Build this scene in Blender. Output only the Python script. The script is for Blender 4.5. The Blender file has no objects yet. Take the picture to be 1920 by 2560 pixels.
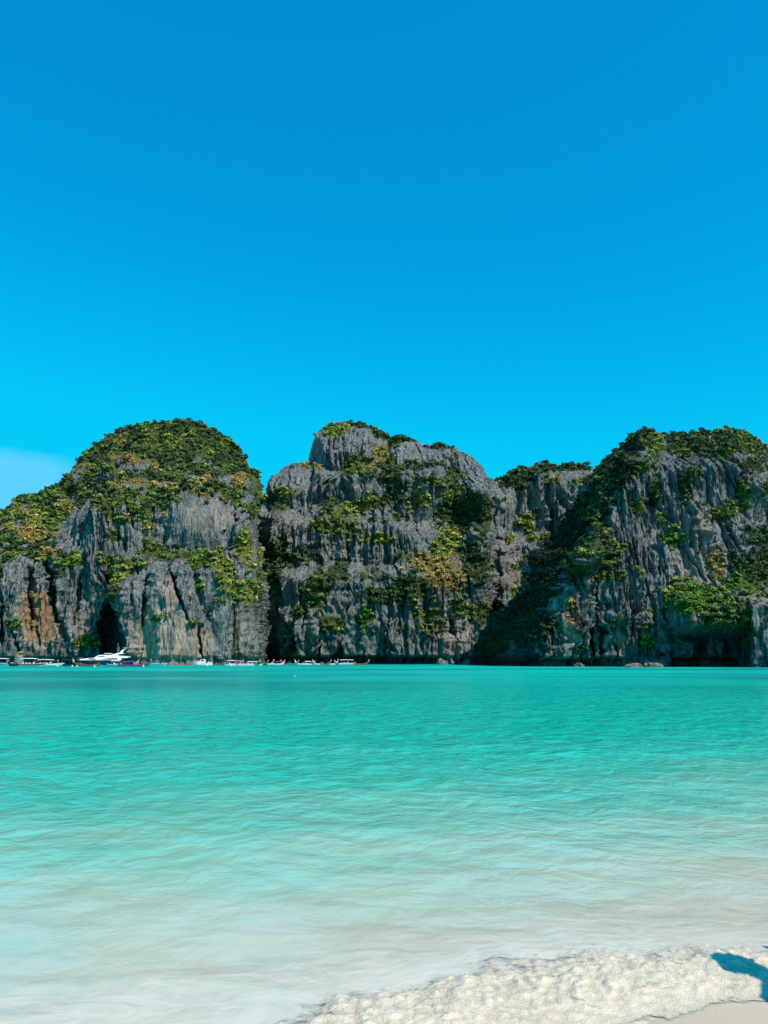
import bpy, bmesh, math, random
import numpy as np
from mathutils import Vector

random.seed(7)
RNG = np.random.default_rng(11)
SC = bpy.context.scene
COL = SC.collection
R = math.radians

# ------------------------------------------------------------------ camera, sky, sun, exposure
F_PX, CX, CY, HZ = 1923.0, 960.0, 1280.0, 1652.0
CAM_H = 1.7
PITCH = math.atan((HZ - CY) / F_PX)
cam_data = bpy.data.cameras.new('camera')
cam_data.sensor_fit = 'VERTICAL'
cam_data.angle_y = 2 * math.atan(CY / F_PX)
cam_data.clip_start = 0.05
cam_data.clip_end = 30000
cam = bpy.data.objects.new('camera', cam_data)
COL.objects.link(cam)
cam.location = (0, 0, CAM_H)
cam.rotation_euler = (math.pi / 2 + PITCH, 0, 0)
SC.camera = cam

SUN_EL, SUN_AZ = 46.0, 45.0          # azimuth: degrees to the right of straight behind the camera
sd = Vector((math.sin(R(SUN_AZ)) * math.cos(R(SUN_EL)), -math.cos(R(SUN_AZ)) * math.cos(R(SUN_EL)), math.sin(R(SUN_EL))))
sun_data = bpy.data.lights.new('sun', 'SUN')
sun_data.energy = 4.8
sun_data.angle = R(0.53)
sun_data.color = (1.0, 0.925, 0.81)
sun = bpy.data.objects.new('sun', sun_data)
COL.objects.link(sun)
sun.rotation_euler = sd.to_track_quat('Z', 'Y').to_euler()
sun.location = (60, -60, 120)

world = bpy.data.worlds.new('World')
SC.world = world
world.use_nodes = True
wn, wl = world.node_tree.nodes, world.node_tree.links
wn.clear()
w_out = wn.new('ShaderNodeOutputWorld')
w_bg = wn.new('ShaderNodeBackground')
w_bg.inputs['Strength'].default_value = 0.15
w_sky = wn.new('ShaderNodeTexSky')
w_sky.sky_type = 'NISHITA'
w_sky.sun_disc = False
w_sky.sun_elevation = R(SUN_EL)
w_sky.sun_rotation = math.atan2(sd.x, sd.y)
w_sky.altitude = 0
w_sky.air_density = 1.0
w_sky.dust_density = 0.0
w_sky.ozone_density = 1.6
w_tint = wn.new('ShaderNodeMix')
w_tint.data_type = 'RGBA'
w_tint.blend_type = 'MULTIPLY'
w_tint.inputs['Factor'].default_value = 1.0
w_tint.inputs['B'].default_value = (0.005, 1.27, 1.44, 1)
w_ss = wn.new('ShaderNodeSeparateColor'); wl.new(w_sky.outputs['Color'], w_ss.inputs[0])
w_cc = wn.new('ShaderNodeCombineColor')
for ch, ref, ex, top_ in (('Red', 2.0, 1.0, 9.0), ('Green', 2.2, 0.92, 3.15), ('Blue', 3.9, 0.62, 4.35)):     # softer gradient, as the photograph shows it
    a_ = wn.new('ShaderNodeMath'); a_.operation = 'DIVIDE'; wl.new(w_ss.outputs[ch], a_.inputs[0]); a_.inputs[1].default_value = ref
    b_ = wn.new('ShaderNodeMath'); b_.operation = 'POWER'; wl.new(a_.outputs[0], b_.inputs[0]); b_.inputs[1].default_value = ex
    c_ = wn.new('ShaderNodeMath'); c_.operation = 'MULTIPLY'; wl.new(b_.outputs[0], c_.inputs[0]); c_.inputs[1].default_value = ref
    d_ = wn.new('ShaderNodeMath'); d_.operation = 'SMOOTH_MIN'; wl.new(c_.outputs[0], d_.inputs[0]); d_.inputs[1].default_value = top_; d_.inputs[2].default_value = 0.6
    wl.new(d_.outputs[0], w_cc.inputs[ch])
wl.new(w_cc.outputs[0], w_tint.inputs['A'])
# thin pale cloud bank low in the sky on the seaward side
w_tc = wn.new('ShaderNodeTexCoord')
w_sep = wn.new('ShaderNodeSeparateXYZ')
wl.new(w_tc.outputs['Generated'], w_sep.inputs[0])
def wmath(op, a, b=None, clamp=False):
    n = wn.new('ShaderNodeMath'); n.operation = op; n.use_clamp = clamp
    for i, v in enumerate((a, b)):
        if v is None: continue
        if isinstance(v, (int, float)): n.inputs[i].default_value = v
        else: wl.new(v, n.inputs[i])
    return n.outputs[0]
w_noise = wn.new('ShaderNodeTexNoise')
w_map = wn.new('ShaderNodeMapping')
w_map.inputs['Scale'].default_value = (2.2, 2.2, 9.0)
wl.new(w_tc.outputs['Generated'], w_map.inputs['Vector'])
wl.new(w_map.outputs[0], w_noise.inputs['Vector'])
w_noise.inputs['Scale'].default_value = 1.6
w_noise.inputs['Detail'].default_value = 5
azt = wmath('ADD', w_sep.outputs['X'], wmath('MULTIPLY', w_noise.outputs['Fac'], 0.06))
m_az = wmath('MULTIPLY', wmath('SUBTRACT', -0.325, azt), 22.0, True)
elt = wmath('ADD', w_sep.outputs['Z'], wmath('MULTIPLY', w_noise.outputs['Fac'], 0.05))
elt = wmath('SUBTRACT', elt, wmath('MULTIPLY', wmath('ADD', w_sep.outputs['X'], 0.42), -0.10))
m_el = wmath('MULTIPLY', wmath('SUBTRACT', 0.272, elt), 45.0, True)
m_cl = wmath('MULTIPLY', wmath('MULTIPLY', m_az, m_el), 0.30)
w_cloud = wn.new('ShaderNodeMix')
w_cloud.data_type = 'RGBA'
w_cloud.inputs['B'].default_value = (2.4, 5.0, 7.4, 1)
wl.new(m_cl, w_cloud.inputs['Factor'])
wl.new(w_tint.outputs['Result'], w_cloud.inputs['A'])
wl.new(w_cloud.outputs['Result'], w_bg.inputs['Color'])
wl.new(w_bg.outputs[0], w_out.inputs[0])

SC.view_settings.view_transform = 'Standard'
SC.view_settings.look = 'None'
SC.view_settings.exposure = 0.0
SC.view_settings.gamma = 1.0
SC.view_settings.use_curve_mapping = False
SC.cycles.max_bounces = 6
SC.cycles.diffuse_bounces = 1
SC.cycles.glossy_bounces = 3
SC.cycles.transparent_max_bounces = 12

# ------------------------------------------------------------------ numeric helpers
_P = np.arange(256); np.random.default_rng(3).shuffle(_P); _P = np.concatenate([_P, _P, _P])
_G = np.random.default_rng(5).normal(size=(256, 3)); _G /= np.linalg.norm(_G, axis=1)[:, None]
def pnoise(x, y, z=0.0):
    x, y, z = np.broadcast_arrays(np.asarray(x, float), np.asarray(y, float), np.asarray(z, float))
    xi, yi, zi = np.floor(x).astype(int), np.floor(y).astype(int), np.floor(z).astype(int)
    xf, yf, zf = x - xi, y - yi, z - zi
    u, v, w = [t * t * t * (t * (t * 6 - 15) + 10) for t in (xf, yf, zf)]
    xi &= 255; yi &= 255; zi &= 255
    def g(a, b, c):
        h = _P[_P[_P[(xi + a) & 255] + ((yi + b) & 255)] + ((zi + c) & 255)]
        gr = _G[h]
        return gr[..., 0] * (xf - a) + gr[..., 1] * (yf - b) + gr[..., 2] * (zf - c)
    lerp = lambda a, b, t: a + t * (b - a)
    x00 = lerp(g(0, 0, 0), g(1, 0, 0), u); x10 = lerp(g(0, 1, 0), g(1, 1, 0), u)
    x01 = lerp(g(0, 0, 1), g(1, 0, 1), u); x11 = lerp(g(0, 1, 1), g(1, 1, 1), u)
    return lerp(lerp(x00, x10, v), lerp(x01, x11, v), w) * 1.4
def pn2(x, y, seed=0.0):
    return pnoise(x, y, seed * 7.31 + 0.5)
def shards(x, z, seed):
    """ragged columns: every cell stands at its own depth with a slanting face"""
    xi, zi = np.floor(x).astype(int), np.floor(z).astype(int)
    best = np.full(x.shape, 9.0); val = np.zeros(x.shape)
    for a in (-1, 0, 1):
        for b in (-1, 0, 1):
            cx, cz = xi + a, zi + b
            h = _P[_P[(cx + seed * 17) & 255] + (cz & 255)]
            jx = cx + 0.1 + 0.8 * ((h * 37) & 255) / 255.0; jz = cz + 0.1 + 0.8 * ((h * 91 + 13) & 255) / 255.0
            d = (x - jx) ** 2 + (z - jz) ** 2
            v = (h / 127.5 - 1) + 0.9 * (((h * 53) & 255) / 127.5 - 1) * (x - jx) + 0.8 * (z - jz) * ((h * 29) & 255) / 255.0
            m = d < best
            best = np.where(m, d, best); val = np.where(m, v, val)
    return val
def sst(x, a, b):
    t = np.clip((x - a) / (b - a), 0, 1)
    return t * t * (3 - 2 * t)
def interp(poly, t):                     # poly: list of (key, value) with rising keys
    k = np.array([p[0] for p in poly], float); v = np.array([p[1] for p in poly], float)
    return np.interp(t, k, v)
def win(t, a, b, s=15):
    return sst(t, a - s, a + s) * (1 - sst(t, b - s, b + s))
CP, SP = math.cos(PITCH), math.sin(PITCH)
def unproject(px, py, D):                # image point at a given distance -> world
    a = (px - CX) / F_PX; b = (CY - py) / F_PX
    dy = CP - b * SP; dz = SP + b * CP
    s = D / dy
    return a * s, D + 0 * a, CAM_H + dz * s
def ground(px, py, z=0.0):               # image point on a level surface -> (x, y)
    a = (px - CX) / F_PX; b = (CY - py) / F_PX
    dy = CP - b * SP; dz = SP + b * CP
    s = (z - CAM_H) / dz
    return a * s, dy * s
def at_sea(px, D):                       # x for a boat seen at px, distance D
    return float(unproject(np.array(px, float), np.array(HZ + 8.0), np.array(float(D)))[0])

def mesh_np(name, V, Q, smooth=True):
    me = bpy.data.meshes.new(name)
    V = np.ascontiguousarray(V, np.float32); Q = np.ascontiguousarray(Q, np.int32)
    k = Q.shape[1]
    me.vertices.add(len(V)); me.vertices.foreach_set('co', V.ravel())
    me.loops.add(Q.size); me.loops.foreach_set('vertex_index', Q.ravel())
    me.polygons.add(len(Q))
    me.polygons.foreach_set('loop_start', np.arange(0, Q.size, k, dtype=np.int32))
    me.polygons.foreach_set('use_smooth', np.full(len(Q), smooth, bool))
    me.update(calc_edges=True)
    me.validate()
    return me
def grid_quads(nr, nc, flip=False):
    i = np.arange(nr - 1)[:, None] * nc + np.arange(nc - 1)[None, :]
    i = i.ravel()
    q = np.stack([i, i + 1, i + nc + 1, i + nc], 1)
    return q[:, ::-1] if flip else q
def set_attr(me, name, arr):
    arr = np.asarray(arr, np.float32)
    if arr.ndim == 1:
        a = me.attributes.new(name, 'FLOAT', 'POINT'); a.data.foreach_set('value', arr)
    else:
        if arr.shape[1] == 3: arr = np.concatenate([arr, np.ones((len(arr), 1), np.float32)], 1)
        a = me.attributes.new(name, 'FLOAT_COLOR', 'POINT'); a.data.foreach_set('color', arr.ravel())

# ------------------------------------------------------------------ object helpers
def tag(o, label=None, cat=None, group=None, kind=None):
    if label: o['label'] = label
    if cat: o['category'] = cat
    if group: o['group'] = group
    if kind: o['kind'] = kind
    return o
def obj(name, me, mat=None, parent=None, loc=None):
    o = bpy.data.objects.new(name, me)
    COL.objects.link(o)
    if mat is not None and len(me.materials) == 0: me.materials.append(mat)
    if parent is not None: o.parent = parent
    if loc is not None: o.location = loc
    return o
def empty(name, loc, rz=0.0):
    o = bpy.data.objects.new(name, None)
    COL.objects.link(o); o.location = loc; o.rotation_euler = (0, 0, rz)
    o.empty_display_size = 0.5
    return o
def bm_mesh(name, bm, smooth=False):
    me = bpy.data.meshes.new(name)
    bmesh.ops.recalc_face_normals(bm, faces=bm.faces[:])
    bm.to_mesh(me); bm.free()
    if smooth:
        me.polygons.foreach_set('use_smooth', np.ones(len(me.polygons), bool))
    return me
def add_box(bm, c, s, rz=0.0, bev=0.0):
    v = []
    for dx in (-.5, .5):
        for dy in (-.5, .5):
            for dz in (-.5, .5):
                x, y = dx * s[0], dy * s[1]
                v.append(bm.verts.new((c[0] + x * math.cos(rz) - y * math.sin(rz), c[1] + x * math.sin(rz) + y * math.cos(rz), c[2] + dz * s[2])))
    fs = [bm.faces.new([v[i] for i in q]) for q in ((0, 1, 3, 2), (4, 6, 7, 5), (0, 4, 5, 1), (2, 3, 7, 6), (0, 2, 6, 4), (1, 5, 7, 3))]
    if bev > 0:
        es = list({e for f in fs for e in f.edges})
        bmesh.ops.bevel(bm, geom=es, offset=bev, segments=2, affect='EDGES', profile=0.5)
def add_tube(bm, pts, r, n=6, cap=True):
    pts = [Vector(p) for p in pts]
    rs = r if isinstance(r, (list, tuple)) else [r] * len(pts)
    rings = []
    for i, p in enumerate(pts):
        d = (pts[min(i + 1, len(pts) - 1)] - pts[max(i - 1, 0)]).normalized()
        a = d.cross(Vector((0, 0, 1)))
        if a.length < 1e-3: a = d.cross(Vector((1, 0, 0)))
        a.normalize(); b = d.cross(a).normalized()
        rings.append([bm.verts.new(p + rs[i] * (math.cos(2 * math.pi * k / n) * a + math.sin(2 * math.pi * k / n) * b)) for k in range(n)])
    for A, B in zip(rings, rings[1:]):
        for k in range(n):
            bm.faces.new((A[k], A[(k + 1) % n], B[(k + 1) % n], B[k]))
    if cap:
        bm.faces.new(rings[0][::-1]); bm.faces.new(rings[-1])
def add_prism(bm, prof, hw, taper=0.0, y0=0.0):
    """side profile (x, z) extruded across; upper points lean inwards by taper"""
    zs = [p[1] for p in prof]; z0, z1 = min(zs), max(zs)
    W = [hw * (1 - taper * (p[1] - z0) / max(z1 - z0, 1e-6)) for p in prof]
    A = [bm.verts.new((p[0], y0 - w, p[1])) for p, w in zip(prof, W)]
    B = [bm.verts.new((p[0], y0 + w, p[1])) for p, w in zip(prof, W)]
    bm.faces.new(A); bm.faces.new(B[::-1])
    n = len(prof)
    for i in range(n):
        bm.faces.new((A[i], B[i], B[(i + 1) % n], A[(i + 1) % n]))

# ------------------------------------------------------------------ materials
def new_mat(name):
    m = bpy.data.materials.new(name); m.use_nodes = True
    nt = m.node_tree; nt.nodes.clear()
    out = nt.nodes.new('ShaderNodeOutputMaterial')
    b = nt.nodes.new('ShaderNodeBsdfPrincipled')
    nt.links.new(b.outputs[0], out.inputs[0])
    return m, nt, b
class NB:
    def __init__(s, nt): s.nt, s.n, s.l = nt, nt.nodes, nt.links
    def put(s, sock, v):
        if isinstance(v, bpy.types.NodeSocket): s.l.new(v, sock)
        else: sock.default_value = v
    def math(s, op, a, b=None, c=None, clamp=False):
        n = s.n.new('ShaderNodeMath'); n.operation = op; n.use_clamp = clamp
        for i, v in enumerate((a, b, c)):
            if v is not None: s.put(n.inputs[i], v)
        return n.outputs[0]
    def mix(s, f, a, b, mode='MIX'):
        n = s.n.new('ShaderNodeMix'); n.data_type = 'RGBA'; n.blend_type = mode
        s.put(n.inputs['Factor'], f)
        for k, v in (('A', a), ('B', b)):
            if isinstance(v, tuple) and len(v) == 3: v = v + (1,)
            s.put(n.inputs[k], v)
        return n.outputs['Result']
    def noise(s, vec, scale, detail=4, rough=0.55, dist=0.0):
        n = s.n.new('ShaderNodeTexNoise')
        s.l.new(vec, n.inputs['Vector'])
        n.inputs['Scale'].default_value = scale; n.inputs['Detail'].default_value = detail
        n.inputs['Roughness'].default_value = rough; n.inputs['Distortion'].default_value = dist
        return n.outputs['Fac']
    def mapping(s, vec, scale, loc=(0, 0, 0), rot=(0, 0, 0)):
        n = s.n.new('ShaderNodeMapping'); s.l.new(vec, n.inputs['Vector'])
        n.inputs['Scale'].default_value = scale; n.inputs['Location'].default_value = loc; n.inputs['Rotation'].default_value = rot
        return n.outputs[0]
    def ramp(s, fac, stops, mode='LINEAR'):
        n = s.n.new('ShaderNodeValToRGB'); s.l.new(fac, n.inputs[0]); n.color_ramp.interpolation = mode
        e = n.color_ramp.elements
        while len(e) < len(stops): e.new(0.5)
        for i, (p, c) in enumerate(stops):
            e[i].position = p
            e[i].color = (c, c, c, 1) if isinstance(c, (int, float)) else (c[0], c[1], c[2], 1)
        return n.outputs['Color']
    def obj(s):
        return s.n.new('ShaderNodeTexCoord').outputs['Object']
    def attr(s, name, out='Color'):
        n = s.n.new('ShaderNodeAttribute'); n.attribute_name = name; return n.outputs[out]
    def bump(s, h, strength, dist, normal=None):
        n = s.n.new('ShaderNodeBump'); s.l.new(h, n.inputs['Height'])
        s.put(n.inputs['Strength'], strength); n.inputs['Distance'].default_value = dist
        if normal is not None: s.l.new(normal, n.inputs['Normal'])
        return n.outputs[0]

def rock_material():
    m, nt, b = new_mat('limestone'); k = NB(nt)
    co = k.obj()
    streak = k.noise(k.mapping(co, (0.55, 0.55, 0.045)), 1.0, 6, 0.62)
    fine = k.noise(k.mapping(co, (1.3, 1.3, 0.30)), 1.0, 6, 0.72)
    big = k.noise(co, 0.045, 3, 0.5)
    warmn = k.noise(k.mapping(co, (0.28, 0.28, 0.05), (31, 7, 3)), 1.0, 5, 0.6)
    base = k.ramp(streak, [(0.39, (0.026, 0.031, 0.036)), (0.46, (0.130, 0.146, 0.145)), (0.55, (0.285, 0.305, 0.295)), (0.66, (0.49, 0.505, 0.485))])
    base = k.mix(0.55, base, k.ramp(fine, [(0.41, (0.018, 0.023, 0.028)), (0.49, (0.185, 0.20, 0.195)), (0.59, (0.54, 0.56, 0.535))]))
    base = k.mix(k.math('MULTIPLY', k.math('SUBTRACT', big, 0.48, None, True), 2.2, None, True), base, (0.10, 0.115, 0.125))
    wf = k.math('MULTIPLY', k.attr('warm', 'Fac'), k.math('MULTIPLY', k.math('SUBTRACT', warmn, 0.30, None, True), 4.5, None, True), None, True)
    wc = k.ramp(k.noise(k.mapping(co, (0.5, 0.5, 0.12), (3, 9, 1)), 1.0, 4), [(0.35, (0.36, 0.19, 0.11)), (0.48, (0.72, 0.55, 0.45)), (0.60, (0.72, 0.50, 0.31))])
    wc = k.mix(k.math('SUBTRACT', k.attr('warm', 'Fac'), 1.0, None, True), wc, (0.50, 0.23, 0.115))
    base = k.mix(k.math('MULTIPLY', wf, 0.85), base, wc)
    rust = k.math('MULTIPLY', k.math('SUBTRACT', warmn, 0.60, None, True), 4.0, None, True)
    base = k.mix(k.math('MULTIPLY', rust, 0.45), base, (0.34, 0.22, 0.14))
    gn = k.noise(co, 0.55, 6, 0.65)
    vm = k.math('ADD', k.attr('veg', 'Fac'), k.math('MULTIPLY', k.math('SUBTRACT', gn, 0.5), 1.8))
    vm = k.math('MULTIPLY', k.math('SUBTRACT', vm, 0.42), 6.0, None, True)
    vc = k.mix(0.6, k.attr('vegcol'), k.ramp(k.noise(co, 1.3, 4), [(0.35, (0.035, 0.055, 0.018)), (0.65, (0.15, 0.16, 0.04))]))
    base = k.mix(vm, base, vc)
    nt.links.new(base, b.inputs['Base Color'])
    b.inputs['Roughness'].default_value = 0.9
    b.inputs['Specular IOR Level'].default_value = 0.25
    h = k.math('ADD', k.math('MULTIPLY', streak, 1.2), fine)
    nt.links.new(k.bump(h, 1.0, 2.2), b.inputs['Normal'])
    return m
def leaf_material(name):
    m, nt, b = new_mat(name); k = NB(nt)
    c = k.attr('tint')
    n = k.noise(k.obj(), 0.9, 3)
    c = k.mix(1.0, c, k.ramp(n, [(0.3, (0.65, 0.65, 0.65)), (0.7, (1.3, 1.3, 1.3))]), 'MULTIPLY')
    nt.links.new(c, b.inputs['Base Color'])
    b.inputs['Roughness'].default_value = 0.75
    b.inputs['Specular IOR Level'].default_value = 0.2
    return m
def paint(name, col, rough=0.4, dirt=0.12, scale=1.5, metal=0.0, spec=0.5):
    m, nt, b = new_mat(name); k = NB(nt)
    n = k.noise(k.obj(), scale, 5, 0.6)
    d = tuple(c * (1 - dirt * 2.2) for c in col)
    c = k.mix(k.math('MULTIPLY', k.math('SUBTRACT', n, 0.42, None, True), 3.0, None, True), col, d)
    nt.links.new(c, b.inputs['Base Color'])
    b.inputs['Roughness'].default_value = rough
    b.inputs['Metallic'].default_value = metal
    b.inputs['Specular IOR Level'].default_value = spec
    return m

M = {}
M['rock'] = rock_material()
M['leaf'] = leaf_material('leaf')
M['bark'] = paint('bark', (0.11, 0.09, 0.07), 0.9, 0.25, 4)
M['white'] = paint('white_gelcoat', (0.80, 0.80, 0.79), 0.25, 0.05)
M['cloth_white'] = paint('white_canvas', (0.80, 0.79, 0.75), 0.8, 0.06)
M['navy'] = paint('navy_gelcoat', (0.012, 0.035, 0.075), 0.2, 0.1)
M['maroon'] = paint('maroon_paint', (0.16, 0.012, 0.05), 0.35, 0.1)
M['teal'] = paint('teal_paint', (0.03, 0.30, 0.33), 0.35, 0.1)
M['blue'] = paint('blue_paint', (0.02, 0.13, 0.42), 0.4, 0.1)
M['red'] = paint('red_cloth', (0.55, 0.05, 0.09), 0.7, 0.1)
M['pink'] = paint('pink_cloth', (0.72, 0.30, 0.36), 0.8, 0.1)
M['green'] = paint('green_canvas', (0.03, 0.26, 0.06), 0.8, 0.12)
M['wood'] = paint('varnished_wood', (0.26, 0.12, 0.045), 0.45, 0.2, 3)
M['dark'] = paint('dark_canvas', (0.018, 0.024, 0.034), 0.75, 0.1)
M['black'] = paint('black_plastic', (0.02, 0.02, 0.022), 0.4, 0.1)
M['glass'] = paint('tinted_glass', (0.012, 0.016, 0.02), 0.06, 0.0, 1, 0.0, 0.8)
M['steel'] = paint('steel', (0.6, 0.62, 0.64), 0.3, 0.1, 2, 0.9)
M['yellow'] = paint('yellow_ribbon', (0.65, 0.40, 0.03), 0.7, 0.1)
M['skin'] = paint('skin', (0.45, 0.27, 0.19), 0.55, 0.06, 3)
M['hair'] = paint('hair', (0.02, 0.015, 0.012), 0.5, 0.1, 5)
M['shirt'] = paint('white_shirt', (0.72, 0.72, 0.70), 0.85, 0.08, 4)
M['shorts'] = paint('navy_shorts', (0.03, 0.05, 0.12), 0.85, 0.1, 4)
M['buoy'] = paint('white_float', (0.78, 0.77, 0.74), 0.4, 0.1, 4)

def sand_material():
    m, nt, b = new_mat('coral_sand'); k = NB(nt)
    co = k.obj()
    c = k.mix(k.noise(co, 1.2, 5), (0.60, 0.44, 0.30), (0.68, 0.52, 0.375))
    c = k.mix(k.math('MULTIPLY', k.math('SUBTRACT', k.noise(co, 220, 2), 0.5, None, True), 2.0, None, True), c, (0.42, 0.33, 0.25))
    nt.links.new(c, b.inputs['Base Color'])
    b.inputs['Roughness'].default_value = 0.75
    nt.links.new(k.bump(k.noise(co, 90, 4), 0.35, 0.01), b.inputs['Normal'])
    return m
M['sand'] = sand_material()

def water_material():
    m, nt, b = new_mat('sea_water'); k = NB(nt)
    co = k.obj()
    sep = k.n.new('ShaderNodeSeparateXYZ'); k.l.new(co, sep.inputs[0])
    X, Y = sep.outputs['X'], sep.outputs['Y']
    wob = k.noise(k.mapping(co, (0.28, 0.55, 1)), 1.0, 5, 0.6)
    wob2 = k.noise(k.mapping(co, (0.016, 0.022, 1), (4, 2, 0)), 1.0, 5, 0.6)
    ye = k.math('SUBTRACT', Y, k.math('MULTIPLY', X, 0.30))
    ye = k.math('MAXIMUM', ye, 2.0)
    lg = k.math('MULTIPLY', k.math('LOGARITHM', k.math('DIVIDE', ye, 3.0), math.e), 1.0 / math.log(400 / 3.0))
    lg = k.math('ADD', lg, k.math('MULTIPLY', k.math('SUBTRACT', wob, 0.5), 0.16))
    body = k.ramp(lg, [
        (0.03, (0.66, 0.56, 0.43)), (0.105, (0.57, 0.54, 0.41)), (0.160, (0.40, 0.55, 0.42)), (0.220, (0.185, 0.54, 0.40)),
        (0.285, (0.055, 0.50, 0.36)), (0.36, (0.006, 0.455, 0.32)), (0.52, (0.0, 0.445, 0.325)), (0.72, (0.0, 0.49, 0.375)), (0.90, (0.0, 0.47, 0.38)), (1.0, (0.0, 0.35, 0.30))])
    # darker sea-grass and deeper patches far out
    dk = k.math('MULTIPLY', k.math('SUBTRACT', wob2, 0.47, None, True), 8.0, None, True)
    dk = k.math('MULTIPLY', dk, k.math('MULTIPLY', k.math('SUBTRACT', Y, 26.0), 0.04, None, True))
    body = k.mix(k.math('MULTIPLY', dk, 0.72), body, (0.0, 0.20, 0.17))
    # churned sand in the shallows
    st = k.noise(k.mapping(co, (1.15, 3.4, 1), (0, 0, 0), (0, 0, R(14))), 1.0, 6, 0.6, 0.9)
    near = k.math('SUBTRACT', 1.0, k.math('MULTIPLY', k.math('SUBTRACT', ye, 4.0), 0.11, None, True))
    sf = k.math('MULTIPLY', k.math('MULTIPLY', k.math('SUBTRACT', st, 0.49, None, True), 8.0, None, True), near)
    body = k.mix(k.math('MULTIPLY', sf, 0.45), body, (0.37, 0.37, 0.285))
    # thin foam wisps right behind the breaking edge
    fo = k.noise(k.mapping(co, (2.2, 5.5, 1), (2, 5, 0), (0, 0, R(10))), 1.0, 7, 0.68, 1.2)
    sh_ = k.attr('shore', 'Fac')
    nf = k.math('SUBTRACT', 1.0, k.math('MULTIPLY', k.math('ADD', sh_, 0.15), 0.72, None, True))
    ff = k.math('MULTIPLY', k.math('ADD', k.math('MULTIPLY', k.math('SUBTRACT', fo, 0.5), 5.0), k.math('SUBTRACT', k.math('MULTIPLY', nf, 1.5), 0.35)), 1.0, None, True)
    ff = k.math('MULTIPLY', ff, k.math('MULTIPLY', nf, 3.0, None, True))
    body = k.mix(k.math('MULTIPLY', ff, 0.9), body, (0.72, 0.62, 0.50))
    nt.links.new(body, b.inputs['Base Color'])
    far = k.math('MULTIPLY', Y, 1 / 250.0, None, True)
    nt.links.new(k.math('ADD', 0.12, k.math('MULTIPLY', far, 0.45)), b.inputs['Roughness'])
    b.inputs['IOR'].default_value = 1.333
    b.inputs['Specular IOR Level'].default_value = 0.32
    r1 = k.noise(k.mapping(co, (2.8, 2.7, 1), (0, 0, 0), (0, 0, R(8))), 1.0, 4, 0.55, 0.6)
    r2 = k.noise(k.mapping(co, (1.0, 0.85, 1), (9, 3, 0), (0, 0, R(-6))), 1.0, 5, 0.55, 0.4)
    h = k.math('ADD', k.math('MULTIPLY', r1, 0.5), r2)
    nt.links.new(k.bump(h, k.math('ADD', 0.07, k.math('MULTIPLY', k.math('SUBTRACT', Y, 5.5), 0.05, None, True)), 0.34), b.inputs['Normal'])
    return m
M['water'] = water_material()

def foam_material():
    m, nt, b = new_mat('sea_foam'); k = NB(nt)
    co = k.obj()
    c = k.mix(k.noise(co, 5, 5), (0.69, 0.55, 0.39), (0.77, 0.65, 0.49))
    sand = k.math('MULTIPLY', k.attr('sandy', 'Fac'), 1.0, None, True)
    c = k.mix(k.math('MULTIPLY', k.attr('thin', 'Fac'), 0.45), c, (0.44, 0.35, 0.25))
    c = k.mix(sand, c, (0.38, 0.25, 0.12))
    nt.links.new(c, b.inputs['Base Color'])
    al = k.math('ADD', k.math('MULTIPLY', k.attr('cover', 'Fac'), 2.1), k.math('MULTIPLY', k.math('SUBTRACT', k.noise(k.mapping(co, (9, 16, 9)), 1.0, 6, 0.65, 0.6), 0.60), 5.0), None, True)
    al = k.math('MULTIPLY', al, k.math('MULTIPLY', k.attr('cover', 'Fac'), 9.0, None, True))
    nt.links.new(al, b.inputs['Alpha'])
    b.inputs['Roughness'].default_value = 0.45
    b.inputs['Subsurface Weight'].default_value = 0.15
    b.inputs['Subsurface Radius'].default_value = (0.02, 0.02, 0.018)
    v = k.n.new('ShaderNodeTexVoronoi'); k.l.new(co, v.inputs['Vector']); v.inputs['Scale'].default_value = 95
    h = k.math('ADD', k.math('MULTIPLY', v.outputs['Distance'], 0.5), k.noise(co, 60, 5, 0.65))
    nt.links.new(k.bump(h, 0.6, 0.012), b.inputs['Normal'])
    return m
M['foam'] = foam_material()

# ------------------------------------------------------------------ hills
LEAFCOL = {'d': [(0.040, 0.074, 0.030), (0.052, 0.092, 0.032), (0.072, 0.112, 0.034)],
           'k': [(0.014, 0.032, 0.016), (0.018, 0.038, 0.016), (0.022, 0.042, 0.018)],  # near-black green: the headland flank's shade painted into leaf colour
           'm': [(0.105, 0.155, 0.038), (0.145, 0.190, 0.044), (0.185, 0.220, 0.050)],
           'b': [(0.120, 0.220, 0.030), (0.175, 0.260, 0.034), (0.095, 0.185, 0.030)],
           'y': [(0.280, 0.310, 0.054), (0.345, 0.335, 0.064), (0.220, 0.260, 0.052)],
           'o': [(0.440, 0.290, 0.085), (0.510, 0.330, 0.100), (0.370, 0.265, 0.080)],
           'p': [(0.330, 0.190, 0.120), (0.280, 0.180, 0.110), (0.240, 0.170, 0.075)]}
KINDCOL = {'d': 'dark green', 'k': 'shade-painted green', 'm': 'mid green', 'b': 'bright green', 'y': 'yellow green', 'o': 'golden dry', 'p': 'reddish dry'}

def edge_curve(pts, n, axis):            # resample a polyline evenly
    p = np.array(pts, float)
    d = np.concatenate([[0], np.cumsum(np.hypot(*np.diff(p, axis=0).T))])
    return lambda t: np.stack([np.interp(t * d[-1], d, p[:, 0]), np.interp(t * d[-1], d, p[:, 1])], -1)
def pline_x(pts, n):
    p = np.array(pts, float)
    return lambda t: np.stack([p[0, 0] + t * (p[-1, 0] - p[0, 0]), np.interp(p[0, 0] + t * (p[-1, 0] - p[0, 0]), p[:, 0], p[:, 1])], -1)

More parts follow.
